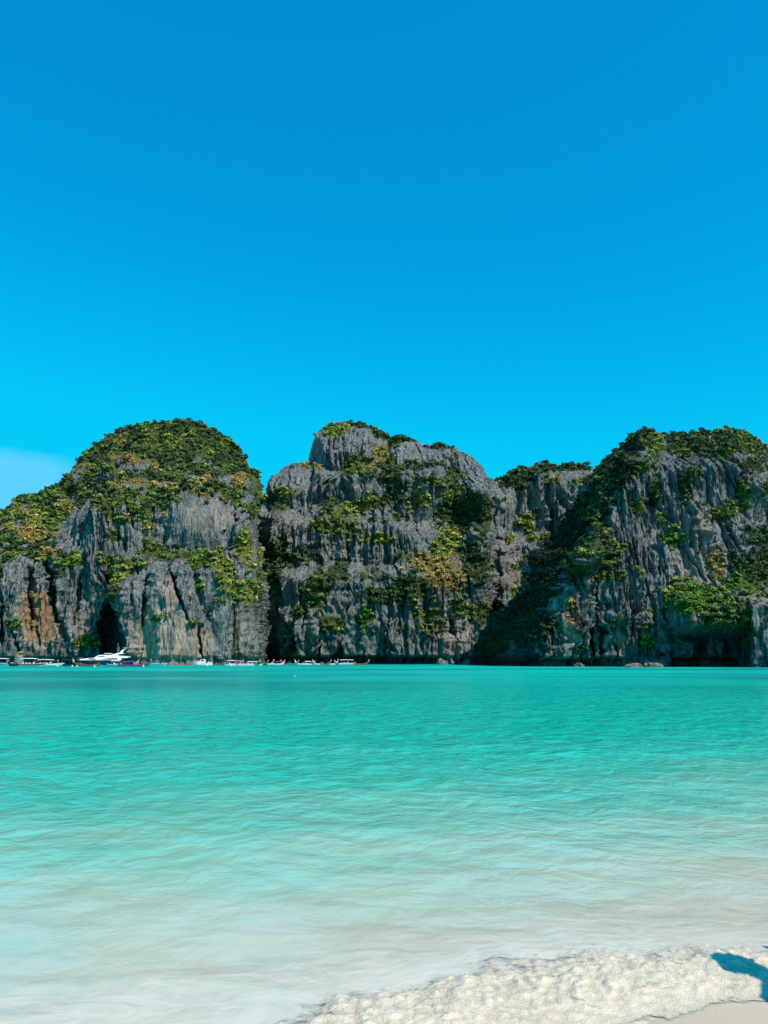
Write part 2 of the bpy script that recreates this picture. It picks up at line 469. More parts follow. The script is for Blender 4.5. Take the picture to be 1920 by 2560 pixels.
CLUMPS = []                              # scattered plants: x y z nx ny nz radius kind hill py
def build_hill(key, label, top, left, right, depth, veg, warm, D0, step=1.6, flute=1.0, u_map=None, seed=0.0, density=1.0, back=90.0, speck=0.012, calm=()):
    T, Lf, Rt = pline_x(top, 0), edge_curve(left, 0, 1), edge_curve(right, 0, 1)
    wpx = top[-1][0] - top[0][0]; wb = right[0][0] - left[0][0]
    nu = int(max(wpx, wb) / step); nv = int(max(abs(left[0][1] - min(p[1] for p in top)), 1) / step)
    u = np.linspace(0, 1, nu); v = np.linspace(0, 1, nv)
    if u_map is not None: u = u_map(u)
    v = 0.45 * v + 0.55 * (1 - (1 - v) ** 1.25)
    tc = T(u); lc = Lf(v); rc = Rt(v)
    tc = tc.copy()
    tc[:, 1] += 3.0 * pn2(tc[:, 0] / 14, 0.3, seed + 2) + 2.0 * pn2(tc[:, 0] / 5, 1.3, seed + 2)
    lc = lc.copy(); rc = rc.copy()
    lc[:, 0] += 3.5 * pn2(lc[:, 1] / 18, 4.1, seed); rc[:, 0] += 3.5 * pn2(rc[:, 1] / 22, 8.1, seed) + 2.5 * pn2(rc[:, 1] / 7, 9.1, seed)
    b0, b1 = np.array(left[0], float), np.array(right[0], float)
    bc = b0[None] + u[:, None] * (b1 - b0)[None]
    lc[0] = b0; rc[0] = b1; lc[-1] = tc[0]; rc[-1] = tc[-1]
    U, Vv = np.meshgrid(u, v)
    P = ((1 - Vv)[..., None] * bc[None] + Vv[..., None] * tc[None] + (1 - U)[..., None] * lc[:, None] + U[..., None] * rc[:, None]
         - ((1 - U) * (1 - Vv))[..., None] * b0 - (U * (1 - Vv))[..., None] * b1 - ((1 - U) * Vv)[..., None] * tc[0] - (U * Vv)[..., None] * tc[-1])
    px, py = P[..., 0], P[..., 1]
    sky = tc[None, :, 1] + 0 * py
    D = depth(px, py, py - sky)
    X, Yb, Z = unproject(px, py, D)
    Xb, Zb = X, Z
    def blur(a, n=4):
        c = np.cumsum(np.pad(a, ((0, 0), (n + 1, n)), mode='edge'), 1)
        return (c[:, 2 * n + 1:] - c[:, :-2 * n - 1]) / (2 * n + 1)
    Ds = blur(blur(D, 9), 9); Xs_ = blur(blur(X, 9), 9)
    dX, dD = np.gradient(Xs_, axis=1), np.gradient(Ds, axis=1)
    ln = np.maximum(np.hypot(dX, dD), 1e-6)
    n_x, n_y = dD / ln, -np.abs(dX) / ln
    arc = np.cumsum(np.hypot(dX, dD), 1); mid = px.shape[1] // 2
    extra = (arc - arc[:, mid:mid + 1]) - (X - X[:, mid:mid + 1])
    bins = np.linspace(px.min(), px.max(), 160); bi = np.digitize(px.ravel(), bins); ev = extra.ravel()
    cnt = np.bincount(bi, minlength=162); tot = np.bincount(bi, ev, minlength=162)
    bc_ = np.interp(np.arange(162), np.flatnonzero(cnt), (tot / np.maximum(cnt, 1))[cnt > 0])
    bc_ = blur(bc_[None], 3)[0]
    X = X + np.clip(np.interp(px, bins, bc_[1:161]), -160, 160)
    ks = (D0 / 340.0) ** 0.9
    X, Z = X / ks, Z / ks
    # limestone relief: flutes, cracks, blocks, bedding
    wx = X + 1.5 * pn2(X / 11, Z / 24, seed + 3) + 0.6 * pn2(X / 3, Z / 7, seed + 23)
    rid = lambda n: 1 - np.abs(n) * 2.1
    crack = lambda n, w: np.exp(-(n / w) ** 2)
    rel = 5.0 * pn2(X / 34, Z / 60, seed + 4) + 3.5 * pn2(wx / 14, Z / 40, seed + 5)
    loc = sst(pn2(X / 26, Z / 22, seed + 24), -0.45, 0.35)          # where the fluting is deep
    fl = 1.9 * rid(pn2(wx / 7.5, Z / 34, seed + 6)) + 2.0 * rid(pn2(wx / 3.6, Z / 17, seed + 7)) + 1.3 * rid(pn2(wx / 1.7, Z / 9, seed + 8)) + 0.6 * rid(pn2(wx / 0.85, Z / 5, seed + 30))
    fl -= 3.2 * crack(pn2(wx / 9, Z / 30, seed + 25), 0.07) * sst(pn2(X / 15, Z / 14, seed + 26), -0.2, 0.3)
    fl -= 2.0 * crack(pn2(wx / 4, Z / 15, seed + 27), 0.09) * sst(pn2(X / 9, Z / 8, seed + 28), -0.15, 0.3)
    rel += flute * (0.40 + 0.60 * loc) * fl
    sx = X + 0.5 * pn2(X / 2.2, Z / 3.0, seed + 33); sz = Z + 2.0 * pn2(X / 3.0, Z / 6, seed + 34)
    rel += (0.5 + 0.5 * loc) * (1.35 * shards(sx / 3.8, sz / 19.0, int(seed) + 1) + 1.1 * shards(sx / 1.8, sz / 9.5, int(seed) + 2) + 0.6 * shards(sx / 0.9, sz / 4.2, int(seed) + 3))
    rel += 1.1 * pn2(X / 9, Z / 12, seed + 9) + 0.7 * pn2(X / 3.4, Z / 5, seed + 10) + 0.5 * pn2(X / 1.3, Z / 2.2, seed + 13)
    zz = Z + 2.5 * pn2(X / 14, Z / 9, seed + 11)
    bed = sst(pn2(X / 22, Z / 16, seed + 29), -0.1, 0.5)
    rel += bed * (0.7 * np.tanh(3 * pn2(X / 30, zz / 3.6, seed + 12)) + 0.4 * np.tanh(4 * pn2(X / 18, zz / 1.5, seed + 14)))
    cr = np.abs(pn2(wx / 16 + Z / 60, Z / 75, seed + 15))
    rel -= 4.5 * np.exp(-(cr / 0.035) ** 2) * sst(pn2(X / 20, Z / 20, seed + 16), -0.1, 0.4)
    fade = sst(py - sky, 0, 26) * 0.75 + 0.25
    D2 = D - rel * fade * ks
    for (cx, cy, rx, ry, amt) in calm:
        rel = rel * (1 - amt * sst(1.3 - np.hypot((px - cx) / rx, (py - cy) / ry), 0, 0.5))
    push = rel * fade * ks
    X, Y, Z = Xb + push * n_x * 0.8, Yb + push * n_y, Zb
    D2 = Y
    # back: columns behind both edges and rows behind the skyline
    nb = 5
    def behind(a, e):
        Xa, Ya, Za = a
        return Xa, Ya, Za
    fr = np.stack([X, Y, Z], -1)
    t = np.linspace(0, 1, nb + 1)[1:]
    topb = []
    for q in t:
        dd = back * q ** 1.4
        k = (D2[-1] + dd) / D2[-1]
        e = fr[-1].copy()
        e[:, 0] *= k; e[:, 1] = D2[-1] + dd
        e[:, 2] = (e[:, 2] - CAM_H) * (1 + 0.35 * (k - 1)) + CAM_H - 6 * q - 26 * q * q
        topb.append(e)
    full = np.concatenate([fr, np.stack(topb)], 0)
    nr = full.shape[0]
    def side(colm, sgn):
        out = []
        for q in t:
            dd = back * 1.2 * q ** 1.3
            e = colm.copy()
            k = (colm[:, 1] + dd) / colm[:, 1]
            e[:, 0] = colm[:, 0] * k + sgn * 9 * q; e[:, 1] += dd
            out.append(e)
        return out
    ls = np.stack(side(full[:, 0], +1)[::-1], 1); rs = np.stack(side(full[:, -1], -1), 1)
    full = np.concatenate([ls, full, rs], 1)
    nc = full.shape[1]
    # vegetation cover and stains
    vegm = np.zeros_like(px); vc = np.zeros(px.shape + (3,)); kid = np.full(px.shape, -1)
    kinds = list(LEAFCOL)
    brk = pn2(px / 22, py / 16, seed + 20) * 0.45 + pn2(px / 8, py / 6, seed + 21) * 0.40
    for (cx, cy, rx, ry, rot, kind, dens) in veg:
        c, s = math.cos(R(rot)), math.sin(R(rot))
        dx, dy = px - cx, py - cy
        a, bq = (dx * c + dy * s) / rx, (-dx * s + dy * c) / ry
        r = np.sqrt(a * a + bq * bq)
        mm = sst(1.25 - r + brk * 1.1, 0.05, 0.45) * dens
        up = mm > vegm
        vegm = np.maximum(vegm, mm); kid[up & (mm > 0.08)] = kinds.index(kind)
    for fn in ([] if not hasattr(depth, 'cover') else [depth.cover]):
        mm, kk = fn(px, py, brk, seed)
        up = mm > vegm
        vegm = np.maximum(vegm, mm); kid[up & (mm > 0.08)] = kk[up & (mm > 0.08)]
    wm = np.zeros_like(px)
    for (cx, cy, rx, ry, amt) in warm:
        wm = np.maximum(wm, amt * sst(1.2 - np.hypot((px - cx) / rx, (py - cy) / ry) + brk * 0.6, 0, 0.5))
    lut = np.array([LEAFCOL[q][1] for q in kinds])
    vc = lut[np.maximum(kid, 0)]  # ground tint too; kind k paints the flank's shade into it
    def ext(a):
        w = a.shape[2:] if a.ndim > 2 else ()
        a = np.concatenate([a] + [a[-1:]] * nb, 0)
        return np.concatenate([a[:, :1]] * nb + [a] + [a[:, -1:]] * nb, 1)
    Vt = full.reshape(-1, 3)
    me = mesh_np(key, Vt, grid_quads(nr, nc))
    set_attr(me, 'veg', ext(vegm).reshape(-1)); set_attr(me, 'warm', ext(wm).reshape(-1))
    set_attr(me, 'vegcol', ext(vc).reshape(-1, 3))
    o = obj('limestone_hill', me, M['rock'])
    tag(o, label, None, None, 'structure')
    # scatter: a jittered pick weighted by cover, plus sparse specks on ledges
    nrm = np.cross(np.roll(fr, -1, 1) - np.roll(fr, 1, 1), np.roll(fr, -1, 0) - np.roll(fr, 1, 0))
    nrm /= np.maximum(np.linalg.norm(nrm, axis=-1, keepdims=True), 1e-9)
    inside = (px > -60) & (px < 1975) & (fr[..., 2] > 1.5)
    area = step * step * 1.0
    ledge = sst(nrm[..., 2], 0.12, 0.55)
    p = (np.clip(vegm, 0, 1) ** 1.2) * 0.036 * density * area + speck * area * ledge * (0.12 + 1.3 * sst(brk, 0.12, 0.5)) * density
    pick = (RNG.random(px.shape) < p) & inside
    pick[:, :2] = False; pick[:, -2:] = False; pick[:1] = False
    ii = np.argwhere(pick)
    for (i, j) in ii:
        kd = kid[i, j]
        if kd < 0 or vegm[i, j] < 0.15:
            kd = kinds.index(random.choice('dddmmy'))
        elif random.random() < 0.16:
            kd = kinds.index(random.choice({'d': 'dddmy', 'm': 'ddmby', 'k': 'kkkkd', 'b': 'mbbdy', 'y': 'ymbyo', 'o': 'ooyop', 'p': 'poyd'}[kinds[kd]]))
        rr = (0.60 + 1.9 * random.random() ** 3.0) * (0.8 if vegm[i, j] < 0.15 else 1.0)
        if kinds[kd] in 'op': rr *= 0.75
        CLUMPS.append((*fr[i, j], *nrm[i, j], rr * D0 / 340.0, kinds[kd], key, float(py[i, j]), float(py[i, j] - sky[i, j]), float(px[i, j])))
    return fr, px, py

def zlow(px, py, D):                       # height above the sea of an image point at D
    return unproject(px, py, D)[2]
def bottom(D, z=-2.5):
    return HZ + F_PX * 1.02 * (CAM_H - z) / D

# green domed hill
topL = [(-170, 1345), (-60, 1300), (0, 1276), (15, 1268), (50, 1239), (75, 1243), (120, 1227), (150, 1209), (166, 1200), (190, 1161), (220, 1126),
        (260, 1096), (300, 1074), (350, 1063), (400, 1056), (470, 1051), (502, 1056), (545, 1081), (575, 1101), (600, 1127), (618, 1158), (632, 1190)]
def rag(px, py, k):
    return px + 9 * pn2(px / 26, py / 34, k) + 5 * pn2(px / 9, py / 13, k + 1)
def depL(px, py, d):
    pr = rag(px, py, 71)
    D = 332 + 0 * px
    D += 62 * (1 - sst(d, -10, 240)) ** 1.3 * sst(px, -150, 260)
    D += 34 * (1 - sst(d, -10, 170)) ** 1.3 * (1 - sst(px, 0, 260))
    ledge = sst(px, 285, 312)
    wv = 12 * pn2(px / 45, 0.5, 31)
    D -= 15 * sst(py + wv, 1372, 1412) * ledge
    D -= 8 * sst(py + 0.5 * wv, 1400, 1440) * win(px, 385, 560, 14)
    D -= 6 * np.exp(-((px - 490) / 75) ** 2 - ((py - 1315) / 75) ** 2)
    D += 34 * np.clip((px - 612) / 48, 0, 1.2) ** 2.2
    D += 12 * np.exp(-((pr - 587 - (py - 1290) * 0.02) / 4.5) ** 2) * win(py, 1290, 1405, 12)
    D += 7 * np.exp(-((pr - 429 - (py - 1420) * 0.28) / 4) ** 2) * win(py, 1425, 1545, 12)
    D += 6 * np.exp(-((pr - 383 + (py - 1420) * 0.10) / 4) ** 2) * win(py, 1420, 1560, 12)
    D += 7 * np.exp(-((pr - 498) / 5) ** 2) * win(py, 1570, 1660, 15)
    c = interp([(1400, 282), (1450, 288), (1500, 300), (1560, 318), (1640, 333), (1700, 335)], py)
    cav = sst(py, 1425, 1490)
    pq = px + 0.6 * (pr - px)
    D -= 9 * sst(pq, c - 4, c + 5) * cav * (1 - sst(px, 420, 560))
    l = interp([(1430, 266), (1500, 262), (1560, 250), (1640, 247), (1700, 247)], py)
    D += 24 * sst(pq, l - 6, l + 7) * (1 - sst(pq, c - 5, c + 4)) * cav
    for x0, k, w, a, b0, b1 in ((70, 0.09, 7, 9, 1425, 1570), (118, 0.22, 9, 11, 1400, 1580), (0, 0.05, 6, 6, 1500, 1600), (205, -0.1, 5, 4, 1440, 1560)):
        D += a * np.exp(-((pr - x0 - k * (py - 1410)) / w) ** 4) * win(py, b0, b1, 22)
    z = zlow(px, py, D)
    D += 5.5 * (1 - sst(z, 1.2, 4.0)) * (0.35 + 0.65 * (1 - sst(px, 335, 360)))
    return D
coverL_line = [(-170, 1480), (0, 1460), (40, 1395), (100, 1400), (135, 1382), (150, 1335), (165, 1300), (200, 1272), (240, 1238), (262, 1285), (300, 1325), (330, 1305),
               (350, 1298), (385, 1318), (415, 1285), (430, 1252), (470, 1236), (530, 1238), (560, 1255), (580, 1280), (610, 1285), (640, 1300), (670, 1310)]
def coverL(px, py, brk, seed):
    kinds = list(LEAFCOL)
    ln = interp(coverL_line, px)
    m = sst(ln + brk * 55 - py, -8, 14)
    a = pn2(px / 60, py / 30, 51) + 0.45 * pn2(px / 20, py / 13, 52)
    bq = pn2(px / 60, py / 30, 53) + 0.6 * pn2(px / 18, py / 10, 54)
    kk = np.where(a > 0.40, kinds.index('o'), np.where(a > 0.27, kinds.index('y'), np.where(bq > 0.15, kinds.index('m'), kinds.index('d'))))
    kk = np.where((a < -0.35), kinds.index('b'), kk)
    thin = 1 - 0.85 * sst(pn2(px / 26, py / 22, 55), 0.05, 0.4) * sst(py, 1080, 1200)
    return m * thin, kk
depL.cover = coverL
vegL = [(175, 1402, 36, 18, -12, 'b', 1), (150, 1425, 14, 18, 0, 'd', 1), (310, 1408, 52, 15, 8, 'm', 1), (312, 1435, 20, 42, 28, 'y', 1), (306, 1492, 16, 20, 0, 'd', 1),
        (298, 1465, 14, 20, 20, 'y', .9), (380, 1375, 28, 22, -25, 'm', 1), (440, 1391, 62, 13, 0, 'm', 1), (500, 1400, 28, 24, 0, 'b', 1), (527, 1397, 18, 20, 0, 'd', 1),
        (562, 1430, 28, 48, -14, 'y', 1), (592, 1482, 42, 30, 18, 'y', 1), (615, 1370, 13, 52, -8, 'y', .8), (640, 1430, 8, 60, 0, 'y', .8), (545, 1485, 10, 42, 0, 'm', .5),
        (216, 1604, 22, 18, 0, 'b', 1), (393, 1545, 10, 8, 0, 'm', .8), (478, 1556, 10, 13, 0, 'm', .8), (497, 1465, 12, 16, 0, 'b', .7), (290, 1340, 22, 12, 0, 'm', .8),
        (40, 1560, 16, 12, 0, 'm', .6), (118, 1380, 28, 18, 0, 'o', 1), (365, 1318, 12, 10, 0, 'o', .9), (290, 1170, 14, 10, 0, 'p', 1), (505, 1222, 30, 20, 0, 'o', .9),
        (595, 1195, 16, 26, 0, 'o', .8), (320, 1105, 40, 16, 8, 'o', .9), (600, 1640, 16, 10, 0, 'm', .6), (106, 1295, 34, 24, 0, 'y', 1), (580, 1580, 12, 30, 0, 'm', .5)]
warmL = [(100, 1540, 55, 75, 1.9), (410, 1590, 75, 80, 1.0), (470, 1610, 60, 50, .95), (420, 1500, 30, 50, .8), (520, 1290, 70, 50, .35), (370, 1620, 30, 60, 1.0), (200, 1580, 30, 70, .35), (600, 1580, 40, 60, .3)]
build_hill('domed_hill', 'green domed limestone hill with a dark sea cave behind the motor yacht', topL, [(-170, bottom(332)), (-170, 1345)],
           [(664, bottom(332)), (656, 1560), (651, 1420), (646, 1300), (640, 1235), (632, 1190)], depL, vegL, warmL, 332, 1.7, 0.75, None, 1.0, 0.9, 90.0, 0.012, [(495, 1315, 85, 70, .7), (450, 1590, 100, 70, .45), (400, 1480, 60, 60, .3)])

# grey stepped hill
topM = [(618, 1310), (644, 1266), (660, 1240), (676, 1218), (701, 1173), (735, 1159), (769, 1155), (777, 1117), (790, 1084), (820, 1065), (862, 1053), (895, 1055), (938, 1072), (967, 1089),
        (980, 1095), (1022, 1093), (1047, 1108), (1073, 1112), (1106, 1110), (1140, 1122), (1182, 1143), (1208, 1168), (1222, 1194), (1244, 1202)]
def depM(px, py, d):
    pr = rag(px, py, 73)
    D = 398 + 0 * px
    D += 26 * (1 - sst(d, -5, 90)) ** 1.3
    w1, w2, w3 = 34 * pn2(px / 90, .2, 41), 40 * pn2(px / 80, .7, 42), 36 * pn2(px / 70, 1.7, 43)
    D += 17 * (1 - sst(py + w1, 1165, 1200)) + 17 * (1 - sst(py + w2 - 0.12 * (px - 900), 1265, 1310)) + 15 * (1 - sst(py + w3, 1400, 1450))
    c = interp([(1050, 760), (1160, 722), (1300, 690), (1480, 692), (1540, 712), (1640, 752), (1700, 755)], py)
    D += 0.42 * np.maximum(c - px, 0) ** 1.03
    D += 18 * np.exp(-((px - 1150) / 55) ** 2 - ((py - 1330) / 90) ** 2)
    D += 12 * np.exp(-((px - 968) / 20) ** 2) * win(py, 1110, 1260, 25)
    D += 40 * np.clip((px - 1195) / 45, 0, 1.4) ** 2
    for x0, k, w, a, b0, b1 in ((745, -0.12, 8, 12, 1500, 1640), (800, -0.06, 7, 11, 1490, 1640), (862, -0.16, 10, 13, 1530, 1650), (905, 0.06, 10, 12, 1560, 1650), (868, 0.0, 7, 9, 1360, 1470),
                                (968, -0.05, 6, 9, 1560, 1650), (1130, 0.3, 8, 7, 1540, 1640), (665, 0.05, 7, 14, 1280, 1660)):
        D += a * np.exp(-((pr - x0 - k * (py - 1560)) / w) ** 4) * win(py, b0, b1, 26)
    z = zlow(px, py, D)
    D += 11 * (1 - sst(z + 0.6 * pn2(px / 30, .4, 77), 2.6, 4.8)) * (1 - 0.8 * win(px, 1090, 1190, 14))
    return D
vegM = [(840, 1080, 30, 18, 0, 'y', .9), (905, 1062, 50, 11, 10, 'd', 1), (955, 1086, 30, 15, 20, 'd', 1), (985, 1102, 25, 15, 0, 'd', 1), (1022, 1099, 30, 8, 0, 'd', .9), (1105, 1116, 40, 7, 0, 'd', .8),
        (862, 1058, 22, 7, 0, 'o', .8), (940, 1135, 15, 20, 0, 'o', 1), (947, 1166, 24, 13, 0, 'o', .9), (975, 1190, 26, 62, -5, 'd', 1), (900, 1172, 52, 24, 0, 'm', .75), (1000, 1245, 32, 14, 0, 'd', 1),
        (1055, 1168, 60, 12, 0, 'd', .6), (1105, 1212, 66, 15, 10, 'm', .65), (1140, 1192, 32, 20, 0, 'd', .6), (882, 1272, 72, 18, -16, 'y', 1), (950, 1258, 40, 12, -8, 'd', .8), (815, 1270, 30, 25, 0, 'd', .7),
        (800, 1312, 26, 15, 0, 'y', .8), (850, 1325, 60, 25, 0, 'm', .65), (945, 1350, 42, 12, 0, 'y', .8), (720, 1240, 32, 12, -10, 'y', .6), (765, 1168, 20, 14, 0, 'o', .6), (700, 1388, 25, 45, 10, 'd', 1),
        (690, 1445, 15, 40, 0, 'd', .9), (845, 1430, 26, 24, 0, 'd', .9), (798, 1478, 32, 38, 0, 'm', .9), (785, 1505, 26, 18, 0, 'm', .9), (1020, 1475, 55, 36, 0, 'd', 1), (1140, 1290, 56, 42, 10, 'd', 1),
        (1185, 1265, 30, 30, 0, 'd', .9), (1120, 1242, 30, 14, 0, 'y', .9), (1122, 1350, 32, 30, 0, 'y', 1), (1085, 1418, 68, 34, 10, 'o', 1), (1112, 1452, 56, 30, 0, 'o', 1), (1095, 1385, 25, 20, 0, 'y', 1),
        (1080, 1500, 13, 11, 0, 'o', .9), (1182, 1410, 32, 52, 0, 'd', .95), (1204, 1300, 14, 44, 0, 'd', .8), (965, 1492, 62, 20, 0, 'd', .9), (916, 1550, 16, 32, 0, 'b', .9), (832, 1562, 20, 20, 0, 'm', .8),
        (1050, 1540, 20, 12, 0, 'y', .6), (1085, 1562, 30, 32, 20, 'm', .6), (1000, 1570, 20, 20, 0, 'd', .5), (672, 1562, 14, 40, 0, 'b', 1), (657, 1480, 9, 70, 0, 'm', .9), (652, 1290, 9, 60, 0, 'm', .9),
        (1205, 1535, 28, 30, 0, 'm', .9), (1150, 1520, 25, 22, 0, 'm', .7), (930, 1440, 40, 18, 0, 'd', .5), (760, 1390, 22, 22, 0, 'd', .5), (690, 1250, 14, 40, 0, 'm', .6), (1040, 1250, 30, 26, 0, 'y', .6),
        (740, 1530, 20, 20, 0, 'd', .6), (1000, 1400, 40, 16, 0, 'd', .5), (960, 1300, 50, 10, 0, 'd', .5)]
warmM = [(1130, 1570, 50, 50, .6), (720, 1320, 30, 40, .3), (1060, 1300, 40, 30, .25), (1110, 1640, 40, 14, .6)]
build_hill('stepped_hill', 'grey stepped limestone cliff with a golden grass slope behind the row of small boats', topM, [(618, bottom(398)), (618, 1310)],
           [(1212, bottom(398)), (1216, 1560), (1226, 1430), (1240, 1300), (1244, 1202)], depM, vegM, warmM, 398, 1.7, 1.15, None, 4.0, 0.95)

# far pale cliff
topF = [(1175, 1235), (1222, 1206), (1237, 1197), (1262, 1200), (1271, 1183), (1304, 1169), (1342, 1164), (1368, 1158), (1406, 1166), (1435, 1164), (1473, 1169), (1490, 1176), (1540, 1190), (1620, 1215)]
def depF(px, py, d):
    D = 458 + 0 * px
    D += 24 * (1 - sst(d, -5, 55)) ** 1.3
    D += 10 * (1 - sst(py + 30 * pn2(px / 60, .3, 61), 1330, 1370))
    D += 14 * (1 - sst(px, 1215, 1250)) * sst(py, 1230, 1280)
    D -= 8 * np.exp(-((px - 1262) / 18) ** 2) * sst(py, 1215, 1260)
    D += 8 * np.exp(-((px - 1376) / 10) ** 4) * win(py, 1270, 1360, 20)
    return D
vegF = [(1300, 1196, 48, 24, -8, 'd', 1), (1400, 1174, 70, 10, 0, 'd', 1), (1262, 1208, 20, 14, 0, 'd', .9), (1380, 1206, 24, 10, 0, 'y', .6), (1310, 1310, 22, 15, 0, 'y', .9), (1330, 1290, 24, 10, 0, 'm', .7),
        (1270, 1350, 12, 10, 0, 'y', .8), (1332, 1346, 22, 12, -15, 'y', .8), (1362, 1350, 24, 14, -30, 'm', .9), (1250, 1472, 16, 10, 0, 'm', .8), (1290, 1478, 22, 16, 0, 'y', .8), (1232, 1520, 30, 20, 0, 'm', .9),
        (1318, 1400, 16, 18, 0, 'm', .7), (1440, 1215, 20, 10, 0, 'y', .5), (1226, 1400, 14, 60, 0, 'd', .6), (1285, 1420, 16, 12, 0, 'y', .5)]
warmF = [(1320, 1250, 60, 40, .35), (1280, 1420, 40, 60, .3)]
build_hill('far_cliff', 'far pale limestone cliff seen in the gap beside the shadowed flank', topF, [(1175, bottom(458)), (1175, 1235)],
           [(1620, bottom(458)), (1620, 1215)], depF, vegF, warmF, 458, 1.9, 1.2, None, 7.0, 0.95)

# dark-flanked headland
topR = [(1488, 1176), (1515, 1156), (1536, 1139), (1558, 1110), (1583, 1084), (1600, 1083), (1619, 1068), (1626, 1076), (1642, 1084), (1676, 1084), (1718, 1086), (1760, 1078), (1798, 1078),
        (1828, 1069), (1840, 1074), (1874, 1084), (1895, 1097), (1914, 1114), (1960, 1140), (2060, 1200), (2200, 1330)]
ridgeR = [(1060, 1600), (1084, 1612), (1125, 1620), (1147, 1600), (1197, 1566), (1252, 1541), (1315, 1528), (1360, 1490), (1400, 1447), (1442, 1408), (1484, 1389), (1547, 1374), (1606, 1340), (1640, 1352), (1668, 1385), (1700, 1390)]
ribR = [(1060, 1590), (1174, 1530), (1230, 1505), (1300, 1487), (1380, 1487), (1430, 1448), (1480, 1420), (1600, 1380), (1700, 1380)]
def depR(px, py, d):
    pr = rag(px, py, 75)
    D = 238 - (np.clip(px, 1300, 1960) - 1340) * 0.024
    D = D + 30 * (1 - sst(d, -5, 120)) ** 1.3 + 16 * (1 - sst(py, 1120, 1560))
    r = interp(ridgeR, py)
    D += 0.60 * np.maximum(r + 0.8 * (pr - px) - px, 0)
    D -= 14 * np.exp(-((px - interp(ribR, py)) / 24) ** 2) * win(py, 1190, 1420, 25)
    D -= 13 * sst(py, 1440, 1520) * win(px, 1700, 1880, 30) * (1 - sst(py, 1560, 1610))
    D += 6 * sst(py, 1560, 1610) * win(px, 1665, 1880, 30)
    D -= 8 * sst(py, 1590, 1612) * (win(px, 1660, 1712, 8) * 0.5 + win(px, 1758, 1800, 8) * 0.5)
    D -= 15 * win(px, 1885, 1990, 8) * sst(py, 1470, 1520)
    D += 26 * np.exp(-((px - 1922) / 18) ** 2 - ((py - 1300) / 50) ** 2)
    D += 7 * np.exp(-((pr - 1758 - (py - 1300) * 0.22) / 6) ** 2) * win(py, 1290, 1395, 15)
    D += 6 * np.exp(-((pr - 1600 - (py - 1480) * 0.2) / 5) ** 2) * win(py, 1440, 1560, 15)
    D += 9 * sst(px, 1845, 1905) * win(py, 1260, 1480, 30)
    for x0, w, a, b0, b1 in ((1474, 6, 8, 1480, 1640), (1500, 5, 6, 1460, 1640), (1440, 6, 8, 1560, 1650), (1655, 9, 9, 1560, 1660), (1530, 7, 7, 1560, 1650)):
        D += a * np.exp(-((pr - x0 - 0.08 * (py - 1560)) / w) ** 4) * win(py, b0, b1, 24)
    z = zlow(px, py, D)
    D += 6 * (1 - sst(z + 0.5 * pn2(px / 24, .4, 78), 1.4, 3.2)) * (1 - 0.9 * win(px, 1560, 1660, 10)) * (1 - 0.9 * win(px, 1850, 1990, 14))
    D -= 4 * (1 - sst(z, 1.6, 3.2)) * win(px, 1588, 1655, 8)
    return D
